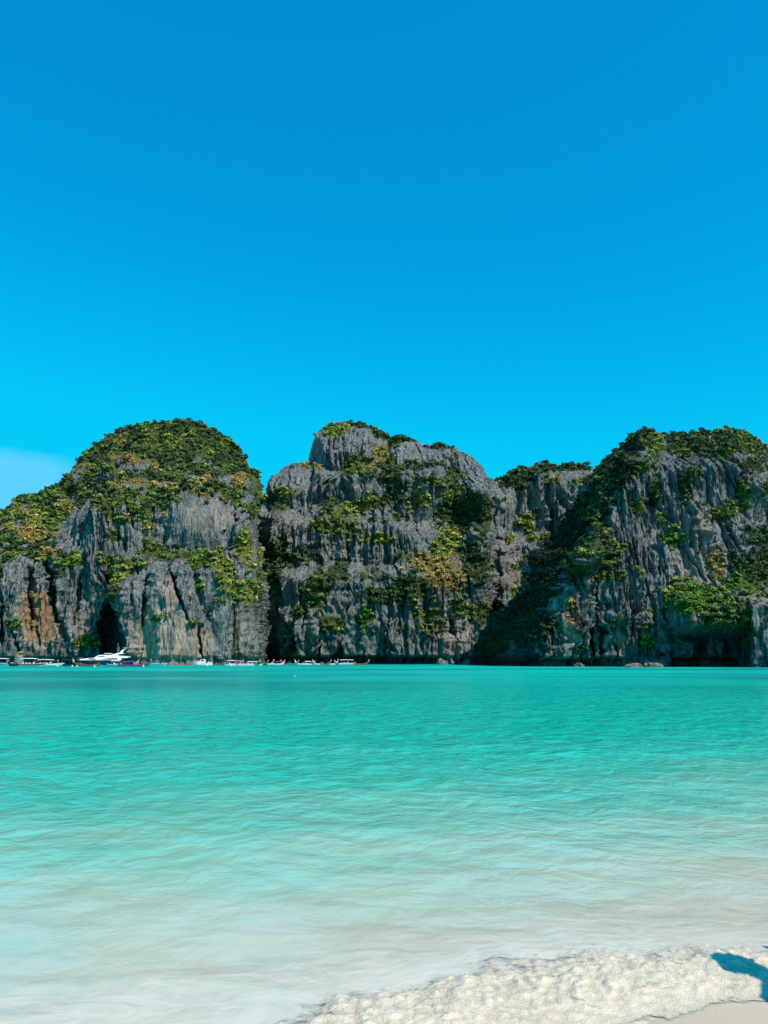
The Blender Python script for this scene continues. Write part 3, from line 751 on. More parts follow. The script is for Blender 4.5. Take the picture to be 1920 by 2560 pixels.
vegR = [(1750, 1112, 105, 34, 4, 'd', 1), (1640, 1116, 26, 22, 0, 'y', .9), (1705, 1132, 34, 16, 15, 'm', 1), (1805, 1112, 32, 38, -10, 'b', 1), (1870, 1112, 40, 28, 15, 'm', 1), (1608, 1096, 32, 26, 0, 'd', 1),
        (1595, 1172, 30, 28, -30, 'm', .9), (1560, 1135, 20, 34, 35, 'd', 1), (1520, 1185, 24, 34, 30, 'd', 1), (1502, 1232, 34, 34, 0, 'd', 1), (1484, 1282, 34, 42, 10, 'd', 1), (1488, 1372, 38, 44, 0, 'd', 1),
        (1500, 1330, 26, 24, 0, 'm', .9), (1536, 1378, 22, 16, 0, 'b', .9), (1508, 1412, 30, 15, 0, 'm', .9), (1440, 1430, 20, 20, 0, 'd', .8), (1590, 1272, 24, 18, 0, 'm', .7), (1640, 1245, 9, 16, 0, 'd', .8),
        (1706, 1228, 13, 44, 0, 'd', .95), (1722, 1190, 20, 12, 0, 'm', .8), (1682, 1345, 22, 26, 0, 'b', .95), (1635, 1222, 12, 8, 0, 'm', .9), (1846, 1238, 16, 34, 10, 'm', .95), (1822, 1280, 38, 15, -10, 'm', .9),
        (1795, 1288, 22, 20, 0, 'b', .7), (1872, 1170, 32, 20, 0, 'd', .9), (1898, 1230, 20, 14, 0, 'd', .8), (1895, 1352, 34, 42, 0, 'd', 1), (1872, 1420, 44, 44, 0, 'd', 1), (1850, 1460, 40, 26, 0, 'b', .95),
        (1790, 1412, 19, 44, 0, 'o', .95), (1762, 1398, 10, 26, 0, 'o', .4), (1735, 1500, 58, 38, 6, 'b', 1), (1690, 1478, 20, 26, 0, 'y', .95), (1800, 1532, 62, 42, 0, 'm', .95), (1862, 1560, 26, 32, 0, 'm', .9),
        (1612, 1606, 15, 17, 0, 'b', 1), (1452, 1617, 13, 11, 0, 'b', 1), (1425, 1512, 12, 14, 0, 'o', .7), (1410, 1375, 75, 44, -52, 'k', 1), (1362, 1450, 80, 46, -55, 'k', 1), (1300, 1530, 80, 46, -55, 'k', 1), (1250, 1600, 70, 44, -40, 'k', .95), (1330, 1570, 56, 50, 0, 'k', .95), (1450, 1290, 50, 36, -60, 'k', 1), (1565, 1180, 26, 66, 40, 'k', 1), (1424, 1566, 16, 34, 0, 'p', .45), (1612, 1570, 14, 10, 0, 'm', .7), (1545, 1560, 14, 14, 0, 'm', .5),  # k entries: made-up dark scrub, added to deepen the flank's shade
        (1505, 1445, 30, 12, 0, 'm', .6), (1545, 1445, 14, 12, 0, 'm', .7), (1590, 1430, 8, 9, 0, 'b', .6), (1640, 1180, 9, 60, 0, 'm', .35), (1655, 1300, 20, 14, 0, 'y', .5), (1610, 1540, 10, 16, 0, 'm', .6),
        (1905, 1470, 12, 30, 0, 'm', .5), (1880, 1610, 16, 12, 0, 'm', .5)]
warmR = [(1720, 1300, 40, 60, .6), (1730, 1420, 45, 50, .55), (1425, 1550, 22, 60, 1.5), (1650, 1310, 14, 60, .5), (1690, 1420, 22, 40, .5), (1560, 1612, 22, 26, .7), (1545, 1638, 30, 10, .6), (1640, 1654, 30, 7, .6), (1900, 1480, 30, 50, .5), (1790, 1420, 30, 50, .5), (1850, 1630, 22, 22, .5)]
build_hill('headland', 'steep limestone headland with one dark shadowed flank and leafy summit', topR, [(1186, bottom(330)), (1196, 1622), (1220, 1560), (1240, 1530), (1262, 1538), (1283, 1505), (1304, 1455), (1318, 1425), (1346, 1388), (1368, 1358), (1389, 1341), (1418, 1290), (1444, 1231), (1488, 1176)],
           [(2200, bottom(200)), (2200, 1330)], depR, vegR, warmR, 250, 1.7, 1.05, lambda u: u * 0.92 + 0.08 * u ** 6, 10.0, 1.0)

# ------------------------------------------------------------------ plants on the hills
def leaf_cloud(n, seed, flat=0.75, size=0.30):
    """n leaf-spray quads spread through a lumpy crown of unit radius"""
    g = np.random.default_rng(seed)
    lob = g.normal(size=(5, 3)); lob /= np.linalg.norm(lob, axis=1)[:, None]
    lob *= g.uniform(0.25, 0.6, (5, 1)); lob[:, 2] = np.abs(lob[:, 2]) * 0.7
    d = g.normal(size=(n, 3)); d /= np.linalg.norm(d, axis=1)[:, None]
    d[:, 2] = np.where(d[:, 2] < -0.25, -d[:, 2], d[:, 2])
    c = lob[g.integers(0, 5, n)] + d * g.uniform(0.30, 0.62, (n, 1))
    c[:, 2] *= flat
    nn = d + g.normal(size=(n, 3)) * 0.55; nn[:, 2] += 0.25
    nn /= np.linalg.norm(nn, axis=1)[:, None]
    t = np.cross(nn, g.normal(size=(n, 3))); t /= np.linalg.norm(t, axis=1)[:, None]
    b = np.cross(nn, t)
    s = size * g.uniform(0.6, 1.35, (n, 1)); w = s * g.uniform(0.5, 0.95, (n, 1))
    V = np.stack([c - t * s, c - b * w + nn * 0.05, c + t * s, c + b * w - nn * 0.05], 1)
    return V                                 # n,4,3
CLUMPS.sort(key=lambda c: -c[6] / c[1])
# bright solitary trees standing out from the rock
kinds = list(LEAFCOL)
def near_surface(px, py, hill):
    best = min((c for c in CLUMPS if c[8] == hill), key=lambda c: (c[11] - px) ** 2 + (c[9] - py) ** 2)
    return best
PLACE = {'domed_hill': 'domed hill', 'stepped_hill': 'grey stepped cliff', 'far_cliff': 'far pale cliff', 'headland': 'dark-flanked headland, with shade-dark clumps added on its flank'}
N_TREES = 290
tree_src = CLUMPS[:N_TREES]
rest = CLUMPS[N_TREES:]
TREE_MESH = {}
for q in kinds:
    for v in range(3):
        V = leaf_cloud(150, 100 + v, 0.8 if q not in 'op' else 0.6, 0.20)
        g = np.random.default_rng(v)
        me = mesh_np('crown', V.reshape(-1, 3), np.arange(len(V) * 4).reshape(-1, 4), False)
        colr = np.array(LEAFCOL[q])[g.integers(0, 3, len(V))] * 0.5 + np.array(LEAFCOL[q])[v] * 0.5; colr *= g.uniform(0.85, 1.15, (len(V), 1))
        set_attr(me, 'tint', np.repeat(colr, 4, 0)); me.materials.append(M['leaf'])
        TREE_MESH[q, v] = me
bm = bmesh.new()
add_tube(bm, [(0, 0, -0.5), (0.03, 0.02, 0.0), (-0.02, 0.05, 0.3), (0.05, 0.02, 0.7)], [0.07, 0.055, 0.045, 0.02], 6)
add_tube(bm, [(-0.02, 0.05, 0.25), (0.25, 0.1, 0.5), (0.4, 0.12, 0.62)], [0.035, 0.025, 0.012], 5)
add_tube(bm, [(-0.01, 0.04, 0.32), (-0.25, -0.08, 0.55), (-0.38, -0.1, 0.68)], [0.032, 0.022, 0.01], 5)
TRUNK = bm_mesh('trunk', bm); TRUNK.materials.append(M['bark'])
MARKS = {'domed_hill': [(60, 1300, "on the dome's low seaward shoulder"), (200, 1230, "on the dome's left slope"), (330, 1090, "on the dome's upper left"), (450, 1080, 'on top of the dome'), (560, 1180, "on the dome's right brow"),
                        (330, 1250, "above the dome's grey wall"), (310, 1430, 'on the ramp above sea cave'), (440, 1392, 'on the ledge under grey wall'), (590, 1470, 'on the dome\'s right buttress'),
                        (170, 1410, 'above the rusty columns'), (120, 1560, 'low beside the rusty columns'), (216, 1605, 'left of the sea cave'), (480, 1590, 'on the pink buttress'), (640, 1400, "on the dome's right edge")],
         'stepped_hill': [(860, 1070, "on the stepped cliff's summit"), (1050, 1110, "on the stepped cliff's right shoulder"), (960, 1190, "in the stepped cliff's gully"), (740, 1200, "on the stepped cliff's left shoulder"),
                          (870, 1280, "on the stepped cliff's slanting ledge"), (1140, 1290, "in the stepped cliff's leafy bowl"), (1090, 1430, 'beside the golden grass slope'), (1190, 1420, 'right of the golden grass'), (960, 1490, 'left below the golden grass'),
                          (800, 1470, 'above the tall pillars'), (690, 1400, "on the stepped cliff's shaded side"), (665, 1540, 'in the narrow cleft'), (910, 1560, 'between the tall pillars'), (1090, 1580, "above the stepped cliff's overhang")],
         'far_cliff': [(1300, 1190, "on the far cliff's left top"), (1420, 1180, "on the far cliff's right top"), (1300, 1330, 'halfway down the far cliff'), (1270, 1490, "at the far cliff's foot")],
         'headland': [(1610, 1100, "on the headland's pointed tip"), (1700, 1110, "on the headland's flat top"), (1790, 1110, "on the headland's middle top"), (1870, 1110, "on the headland's rounded right top"), (1500, 1220, 'high on the shadowed flank'), (1490, 1370, 'midway down the shadowed flank'),
                      (1590, 1210, "on the headland's upper corner"), (1705, 1230, "in the headland's upper crack"), (1830, 1260, "on the headland's upper right face"), (1680, 1345, "in the headland's middle face"), (1895, 1350, "high in the headland's gully"), (1880, 1450, "low in the headland's gully"),
                      (1790, 1410, 'beside the golden hanging grass'), (1700, 1490, "on the leafy mound's left side"), (1760, 1490, "on the leafy mound's crest"), (1790, 1550, "on the leafy mound's foot"), (1860, 1560, "on the leafy mound's right side"), (1612, 1606, 'alone on the lower face'), (1452, 1617, 'near water at the corner'),
                      (1430, 1530, "by the headland's rusty corner"), (1540, 1450, "on the headland's lower ledges"), (1300, 1560, "at the shadowed flank's foot"), (1885, 1620, 'by the right end block')]}
ORD = ['first', 'second', 'third', 'fourth', 'fifth', 'sixth', 'seventh', 'eighth']
ROW = ['top', 'second', 'third', 'fourth', 'fifth', 'sixth', 'seventh', 'lowest']
fam = {}
for c in tree_src:
    m = min(MARKS[c[8]], key=lambda w: (w[0] - c[11]) ** 2 + (w[1] - c[9]) ** 2)[2]
    fam.setdefault((KINDCOL[c[7]], m), []).append(c)
def spots_of(mem):
    """reading order: rows from the top, each from the left"""
    n = len(mem); mem.sort(key=lambda c: c[9]); nr_ = -(-n // 8); out = []
    for k in range(nr_):
        row = sorted(mem[k * n // nr_:(k + 1) * n // nr_], key=lambda c: c[11])
        for i, c in enumerate(row):
            out.append((c, '' if n == 1 else f', {ORD[i]} from left' + (f' in {ROW[k]} row' if nr_ > 1 else '')))
    return out
for (kc, where), mem in fam.items():
    for c, pos in spots_of(mem):
        x, y, z, nx, ny, nz, r, q, hill, py, dsk, px = c
        sh = q in 'op'
        t = empty('dry_shrub' if sh else 'tree', (x + nx * 0.15 * r, y + ny * 0.15 * r, z - 0.05 * r), random.uniform(0, 6.28))
        s_ = r * 1.0
        t.scale = (s_, s_, s_ * random.uniform(0.9, 1.25))
        word = 'shrub' if sh else 'tree'
        tag(t, f"{kc} {word} {where}{pos}", word, f"{kc} {word}s {where}")
        co = obj('crown', TREE_MESH[q, random.randrange(3)], None, t); co.location = (0, 0, 0.42)
        obj('trunk', TRUNK, None, t)
# the rest of the scrub, one mass on each hill
TPL = [leaf_cloud(28, 200 + i, 0.7, 0.34) for i in range(10)]
for hill, pl in PLACE.items():
    cl = [c for c in rest if c[8] == hill]
    if not cl: continue
    g = np.random.default_rng(hash(pl) % 1000 if False else len(cl))
    Vs, Cs = [], []
    for c in cl:
        V = TPL[g.integers(0, 10)]
        a = g.uniform(0, 6.283); ca, sa = math.cos(a), math.sin(a)
        r = c[6]
        W = np.empty_like(V)
        W[..., 0] = (V[..., 0] * ca - V[..., 1] * sa) * r; W[..., 1] = (V[..., 0] * sa + V[..., 1] * ca) * r; W[..., 2] = V[..., 2] * r
        W += np.array([c[0] + c[3] * 0.2 * r, c[1] + c[4] * 0.2 * r, c[2] + 0.2 * r])
        Vs.append(W)
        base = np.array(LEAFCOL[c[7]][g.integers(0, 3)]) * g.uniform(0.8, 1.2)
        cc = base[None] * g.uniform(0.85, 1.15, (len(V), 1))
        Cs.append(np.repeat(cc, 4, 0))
    Vs = np.concatenate(Vs).reshape(-1, 3)
    me = mesh_np('scrub', Vs, np.arange(len(Vs)).reshape(-1, 4), False)
    set_attr(me, 'tint', np.concatenate(Cs))
    o = obj('scrub_foliage', me, M['leaf'])
    tag(o, f'mixed green and golden scrub growing over the {pl}', None, None, 'stuff')
print('clumps', len(CLUMPS))

# ------------------------------------------------------------------ sand, sea, foam
front = [ground(px, py) for px, py in ((-900, 3300), (600, 2840), (1300, 2640), (1570, 2585), (1650, 2556), (1780, 2522), (1920, 2512), (2200, 2500), (2900, 2480))]
backl = [ground(px, py) for px, py in ((-900, 2790), (-200, 2700), (300, 2650), (650, 2580), (780, 2543), (880, 2512), (1000, 2482), (1150, 2447), (1300, 2414), (1430, 2397), (1560, 2392), (1700, 2385), (1840, 2380), (1920, 2382), (2200, 2370), (2900, 2350))]
def line_y(pts, x):
    a = np.array(sorted(pts)); return np.interp(x, a[:, 0], a[:, 1])
def swash(x, y):                            # small bore running up the beach
    yf, yb = line_y(front, x), line_y(backl, x)
    t = (y - yf) / np.maximum(yb - yf, 0.15)
    return 0.042 * sst(t, 0.02, 0.55) * (1 - sst(t, 0.8, 2.6)) * sst(x, -3.5, 0.5) * (1 - sst(x, 8, 20))
nr, nc = 540, 410
yy = np.concatenate([[0.4, 1.2, 1.8, 2.4], np.geomspace(2.7, 600, nr - 7), [900, 1600, 6000]])
tt = np.concatenate([[-12, -4, -2, -1.2], np.linspace(-0.72, 0.72, nc - 8), [1.2, 2, 4, 12]])
Yg, Tg = np.meshgrid(yy, tt, indexing='ij'); Xg = Yg * Tg
nr, nc = Yg.shape
near = 1 - sst(Yg, 25, 70)
shal = sst(Yg - line_y(front, Xg), 0.05, 1.6)
wz = 0.036 * pn2(Xg / 0.62 + 0.25 * Yg, Yg / 0.70, 81) + 0.020 * pn2(Xg / 0.30, Yg / 0.34, 82) + 0.004 * (1 - sst(Yg, 6, 11)) * pn2(Xg / 0.55 + 0.3 * Yg, Yg / 0.16, 87) + 0.05 * pn2(Xg / 6, Yg / 2.2, 83)
cre = pn2(Xg / 2.6 + 0.35 * Yg + 0.8 * pn2(Xg / 2, Yg / 2, 86), Yg / 1.3, 84)
wz += 0.014 * (1 - np.abs(cre) * 2) ** 2 * np.sign(1 - np.abs(cre) * 2) * 0.8
wz *= near * (0.15 + 0.85 * shal) * (0.22 + 0.78 * sst(Yg, 5, 16))
Zg = wz + swash(Xg, Yg)
Zg -= 0.06 * (1 - sst(Yg - line_y(front, Xg), -0.25, 0.03))
me = mesh_np('sea', np.stack([Xg, Yg, Zg], -1).reshape(-1, 3), grid_quads(nr, nc, False))
set_attr(me, 'shore', np.clip(Yg - line_y(backl, Xg), -3, 50).reshape(-1))
tag(obj('sea_water', me, M['water']), 'turquoise sea paling to milky shallows over the sand', None, None, 'structure')
# sand sheet: beach, then the sea floor out to beyond the hills
ys = np.concatenate([[-400, -60, -20, -8, -2, 0], np.linspace(1, 6, 120), [8, 12, 20, 40, 80, 160, 400, 1000, 6000]])
xs = np.concatenate([[-6000, -1000, -200, -50, -15], np.linspace(-6, 6, 160), [15, 50, 200, 1000, 6000]])
Ys, Xs = np.meshgrid(ys, xs, indexing='ij')
dz = line_y(front, Xs) - Ys
Zs = np.where(dz > 0, 0.055 * np.minimum(dz, 6) + 0.004, 0.07 * np.maximum(dz, -60) + 0.004)
Zs += 0.006 * pn2(Xs / 0.5, Ys / 0.4, 91) * (np.abs(dz) < 6)
me = mesh_np('sand', np.stack([Xs, Ys, Zs], -1).reshape(-1, 3), grid_quads(len(ys), len(xs), False))
tag(obj('beach_sand', me, M['sand']), 'pale coral sand at the water edge', None, None, 'structure')
# foam: puffy sandy froth on the breaking edge
sp = 0.0118
fx = np.arange(-2.4, 3.1, sp); fy = np.arange(2.9, 5.4, sp)
FY, FX = np.meshgrid(fy, fx, indexing='ij')
yf, yb = line_y(front, FX), line_y(backl, FX)
edge = 0.17 * pn2(FX / 0.42, FY / 0.3, 101) + 0.11 * pn2(FX / 0.13, FY / 0.09, 102) + 0.05 * pn2(FX / 0.05, FY / 0.05, 108)
ins = np.minimum(yb + edge + 0.08 - FY, FY - yf + 0.5 * edge)
thick = sst(ins, 0.0, 0.42)
bil = lambda s, k: np.abs(pn2(FX / s + 0.3 * pn2(FX / s, FY / s, k + 40), FY / s, k))
soft = sst(FY - yf, 0.0, 0.6)
lump = (0.020 * bil(0.26, 103) + 0.028 * bil(0.13, 104)) * (0.35 + 0.65 * soft) + 0.022 * bil(0.066, 105) + 0.017 * bil(0.034, 106)
hz = 0.006 + 0.012 * thick + lump * (0.15 + 0.85 * thick)
fz = swash(FX, FY) + 0.007 + hz * sst(ins, 0.0, 0.22)
sandy = sst(pn2(FX / 0.16, FY / 0.055, 107), 0.42, 0.60) * sst(0.45 - (FY - yf), 0.0, 0.3) * (1 - sst(lump, 0.05, 0.08))
cover = sst(FX, -2.4, -1.5) * (1 - sst(FX, 2.6, 3.05)) * sst(FY, 2.9, 3.15) * np.minimum(sst(yb + edge + 0.08 - FY, -0.05, 0.42), sst(FY - yf + 0.5 * edge, -0.02, 0.09))
fq = grid_quads(len(fy), len(fx), False)
fq = fq[(cover.reshape(-1)[fq] > 0.002).any(1)]
me = mesh_np('foam', np.stack([FX, FY, fz], -1).reshape(-1, 3), fq)
set_attr(me, 'cover', cover.reshape(-1)); set_attr(me, 'sandy', sandy.reshape(-1)); set_attr(me, 'thin', (1 - sst(lump, 0.004, 0.028)).reshape(-1))
tag(obj('sea_foam', me, M['foam']), 'puffy cream white foam of the small wave breaking on the sand', None, None, 'stuff')

# ------------------------------------------------------------------ boats
def hull_mesh(L, B, H, draft=0.35, rake=0.12, bow_rise=0.35, stern_w=0.8, point=0.5, stern_rise=0.0, inset=0.0, z_cut=None, n=16):
    """lofted hull, stern at -L/2, bow at +L/2"""
    bm = bmesh.new(); rings = []
    for i in range(n):
        s = i / (n - 1)
        hb = B / 2 * (stern_w + (1 - stern_w) * min(1, s / 0.35)) * (1 if s < point else math.sqrt(max(0, 1 - ((s - point) / (1 - point)) ** 2.2)) * 0.985 + 0.015)
        sh = H + bow_rise * max(0, (s - 0.45) / 0.55) ** 2 + stern_rise * max(0, (0.25 - s) / 0.25) ** 2
        kz = -draft + (draft + H * 0.35) * max(0, (s - 0.72) / 0.28) ** 2
        x0 = (s - 0.5) * L * (1 - rake * 0.5) - rake * L * 0.25
        pts = [(0, kz), (0.62 * hb, kz + 0.22 * (sh - kz)), (0.9 * hb, kz + 0.55 * (sh - kz)), (hb + inset, sh)]
        xr = [x0 + rake * L * 0.75 * s * s * (p[1] - kz) / (sh - kz) for p in pts]
        row = [bm.verts.new((xr[j], -pts[j][0], pts[j][1])) for j in (3, 2, 1)] + [bm.verts.new((xr[0], 0, kz))] + [bm.verts.new((xr[j], pts[j][0], pts[j][1])) for j in (1, 2, 3)]
        ins = [bm.verts.new((xr[3] - 0.1 * s, sgn * max(hb - 0.12, 0.004), sh - 0.02)) for sgn in (1, -1)]
        low = [bm.verts.new((xr[3] - 0.12 * s, sgn * max(hb - 0.16, 0.003), sh - min(0.4, 0.4 * H))) for sgn in (1, -1)]
        rings.append(row + [ins[0], low[0], low[1], ins[1]])
    for A, Bq in zip(rings, rings[1:]):
        m = len(A)
        for j in range(m):
            bm.faces.new((A[j], A[(j + 1) % m], Bq[(j + 1) % m], Bq[j]))
    bm.faces.new(rings[0][::-1]); bm.faces.new(rings[-1])
    return bm_mesh('hull', bm)
def stripe_mesh(L, B, H, z0, z1, rake=0.12, bow_rise=0.35, stern_w=0.8, point=0.5, s1=0.93, n=14, draft=0.35):
    """band on the topsides, proud of the hull"""
    bm = bmesh.new()
    for sgn in (1, -1):
        prev = None
        for i in range(n):
            s = s1 * i / (n - 1)
            hb = B / 2 * (stern_w + (1 - stern_w) * min(1, s / 0.35)) * (1 if s < point else math.sqrt(max(0, 1 - ((s - point) / (1 - point)) ** 2.2)) * 0.985 + 0.015)
            sh = H + bow_rise * max(0, (s - 0.45) / 0.55) ** 2
            kz = -draft + (draft + H * 0.35) * max(0, (s - 0.72) / 0.28) ** 2
            x0 = (s - 0.5) * L * (1 - rake * 0.5) - rake * L * 0.25
            row = []
            for f in (z0, z1):
                z = kz + f * (sh - kz)
                w = np.interp(f, [0, 0.22, 0.55, 1.0], [0, 0.62 * hb, 0.9 * hb, hb]) + 0.02
                x = x0 + rake * L * 0.75 * s * s * f
                row += [bm.verts.new((x, sgn * w, z)), bm.verts.new((x, sgn * (w - 0.04), z))]
            if prev:
                for a, b in ((0, 2), (2, 3), (3, 1), (1, 0)):
                    bm.faces.new((prev[a], prev[b], row[b], row[a]))
            prev = row
    return bm_mesh('hull_stripe', bm)
def box_mesh(name, boxes, bev=0.0):
    bm = bmesh.new()
    for c, s in boxes: add_box(bm, c, s, 0, bev)
    return bm_mesh(name, bm)
def tube_mesh(name, tubes, n=6):
    bm = bmesh.new()
    for pts, r in tubes: add_tube(bm, pts, r, n)
    return bm_mesh(name, bm)
def canopy_mesh(x0, x1, w, z, crown=0.16, t=0.05, n=6):
    bm = bmesh.new(); rows = []
    for i in range(n + 1):
        a = -1 + 2 * i / n
        zz = z + crown * (1 - a * a)
        rows.append([bm.verts.new((x0, a * w, zz)), bm.verts.new((x0 + 0.5 * (x1 - x0), a * w, zz + 0.05)), bm.verts.new((x1, a * w * 0.94, zz - 0.04)),
                     bm.verts.new((x1, a * w * 0.94, zz - 0.04 - t)), bm.verts.new((x0 + 0.5 * (x1 - x0), a * w, zz + 0.05 - t)), bm.verts.new((x0, a * w, zz - t))])
    for A, B in zip(rows, rows[1:]):
        for j in range(6):
            bm.faces.new((A[j], A[(j + 1) % 6], B[(j + 1) % 6], B[j]))
    bm.faces.new(rows[0][::-1]); bm.faces.new(rows[-1])
    return bm_mesh('canopy', bm)
def outboard(parent, x, y, z):
    bm = bmesh.new()
    add_box(bm, (x - 0.15, y, z + 0.42), (0.5, 0.34, 0.42), 0, 0.08)
    o = obj('outboard_motor', bm_mesh('outboard_motor', bm), M['black'], parent)
    obj('motor_leg', box_mesh('motor_leg', [((x - 0.2, y, z - 0.25), (0.16, 0.1, 0.95)), ((x - 0.2, y, z - 0.62), (0.5, 0.05, 0.05))]), M['black'], o)

def speedboat(px, D, L, label, heading=0, hull='white', stripe=None, canopy='cloth_white', can=(-0.30, 0.16), group='speedboats moored below the cliffs', motors=2, windscreen=True, canz=1.55):
    B, H = L * 0.27, L * 0.095
    t = empty('speedboat', (at_sea(px, D), D, 0.0), heading)
    tag(t, label, 'speedboat', group)
    obj('hull', hull_mesh(L, B, H, 0.35, 0.12, 0.35, 0.86), M[hull], t)
    if stripe: obj('hull_stripe', stripe_mesh(L, B, H, 0.57, 0.90, 0.12, 0.35, 0.86), M[stripe], t)
    obj('foredeck', box_mesh('foredeck', [((L * 0.22, 0, H + 0.04), (L * 0.2, B * 0.62, 0.16))], 0.06), M['white'], t)
    if windscreen:
        bm = bmesh.new(); add_prism(bm, [(L * 0.06, H), (L * 0.17, H + 0.05), (L * 0.10, H + 0.62), (L * 0.07, H + 0.62)], B * 0.36, 0.15)
        obj('windscreen', bm_mesh('windscreen', bm), M['glass'], t)
    obj('console', box_mesh('console', [((L * 0.03, 0, H + 0.1), (0.6, B * 0.5, 0.9))], 0.06), M['white'], t)
    for q in (-0.33, -0.22, -0.11):
        obj('bench', box_mesh('bench', [((L * q, 0, H * 0.75), (0.45, B * 0.7, 0.4)), ((L * q - 0.2, 0, H * 0.75 + 0.4), (0.1, B * 0.7, 0.45))], 0.03), M['cloth_white'], t)
    x0, x1 = can[0] * L, can[1] * L
    if canopy:
        obj('canopy', canopy_mesh(x0, x1, B * 0.44, H + canz), M[canopy], t)
        for xx in (x0 + 0.15, x1 - 0.2):
            for yy_ in (-B * 0.40, B * 0.40):
                obj('canopy_post', tube_mesh('canopy_post', [([(xx, yy_, H * 0.6), (xx, yy_, H + canz)], 0.035)]), M['steel'], t)
    for i in range(motors):
        outboard(t, -L * 0.52 , (i - (motors - 1) / 2) * 0.6, H * 0.45)
    return t

def longtail(px, D, L, label, heading=0, hull='wood', stripe=None, canopy='cloth_white', can=(-0.3, 0.1), ribbon=('red', 'yellow'), group='longtail boats moored below the cliffs', prow=1.0, canz=1.35):
    B, H = L * 0.15, 0.55
    t = empty('longtail_boat', (at_sea(px, D), D, 0.0), heading)
    tag(t, label, 'longtail boat', group)
    obj('hull', hull_mesh(L, B, H, 0.3, 0.2, 0.95, 0.62, 0.42, 0.35), M[hull], t)
    if stripe: obj('hull_stripe', stripe_mesh(L, B, H, 0.62, 0.95, 0.2, 0.95, 0.62, 0.42, 0.95, 14, 0.3), M[stripe], t)
    bx_ = L * 0.485
    pr = obj('prow_post', tube_mesh('prow_post', [([(bx_ - 0.5, 0, H + 0.55), (bx_, 0, H + 1.1), (bx_ + 0.32, 0, H + 1.1 + 1.1 * prow)], [0.14, 0.12, 0.07])]), M[hull], t)
    for i, rb in enumerate(ribbon):
        z = H + 1.15 + 0.35 * i
        obj('ribbon', tube_mesh('ribbon', [([(bx_ - 0.02 + 0.1 * i, 0, z - 0.1), (bx_ + 0.1 + 0.1 * i, 0, z + 0.26)], [0.2, 0.19]), ([(bx_ + 0.1, 0.15, z), (bx_ + 0.14, 0.2, z - 0.6)], [0.08, 0.03])]), M[rb], pr)
    for q in (-0.2, -0.05, 0.1, 0.22):
        obj('thwart', box_mesh('thwart', [((L * q, 0, H * 0.82), (0.28, B * 0.9, 0.05))]), M['wood'], t)
    if canopy:
        x0, x1 = can[0] * L, can[1] * L
        obj('canopy', canopy_mesh(x0, x1, B * 0.5, H + canz, 0.2), M[canopy], t)
        for xx in (x0 + 0.1, (x0 + x1) / 2, x1 - 0.15):
            for yy_ in (-B * 0.44, B * 0.44):
                obj('canopy_post', tube_mesh('canopy_post', [([(xx, yy_, H * 0.7), (xx, yy_, H + canz)], 0.03)]), M['wood'], t)
    e = obj('engine', box_mesh('engine', [((-L * 0.46, 0, H + 0.65), (0.8, 0.5, 0.55)), ((-L * 0.46, 0, H + 0.2), (0.14, 0.14, 0.6))], 0.02), M['black'], t)
    obj('tail_shaft', tube_mesh('tail_shaft', [([(-L * 0.48, 0, H + 0.6), (-L * 0.72, 0.1, 0.05)], 0.05)]), M['steel'], e)
    return t

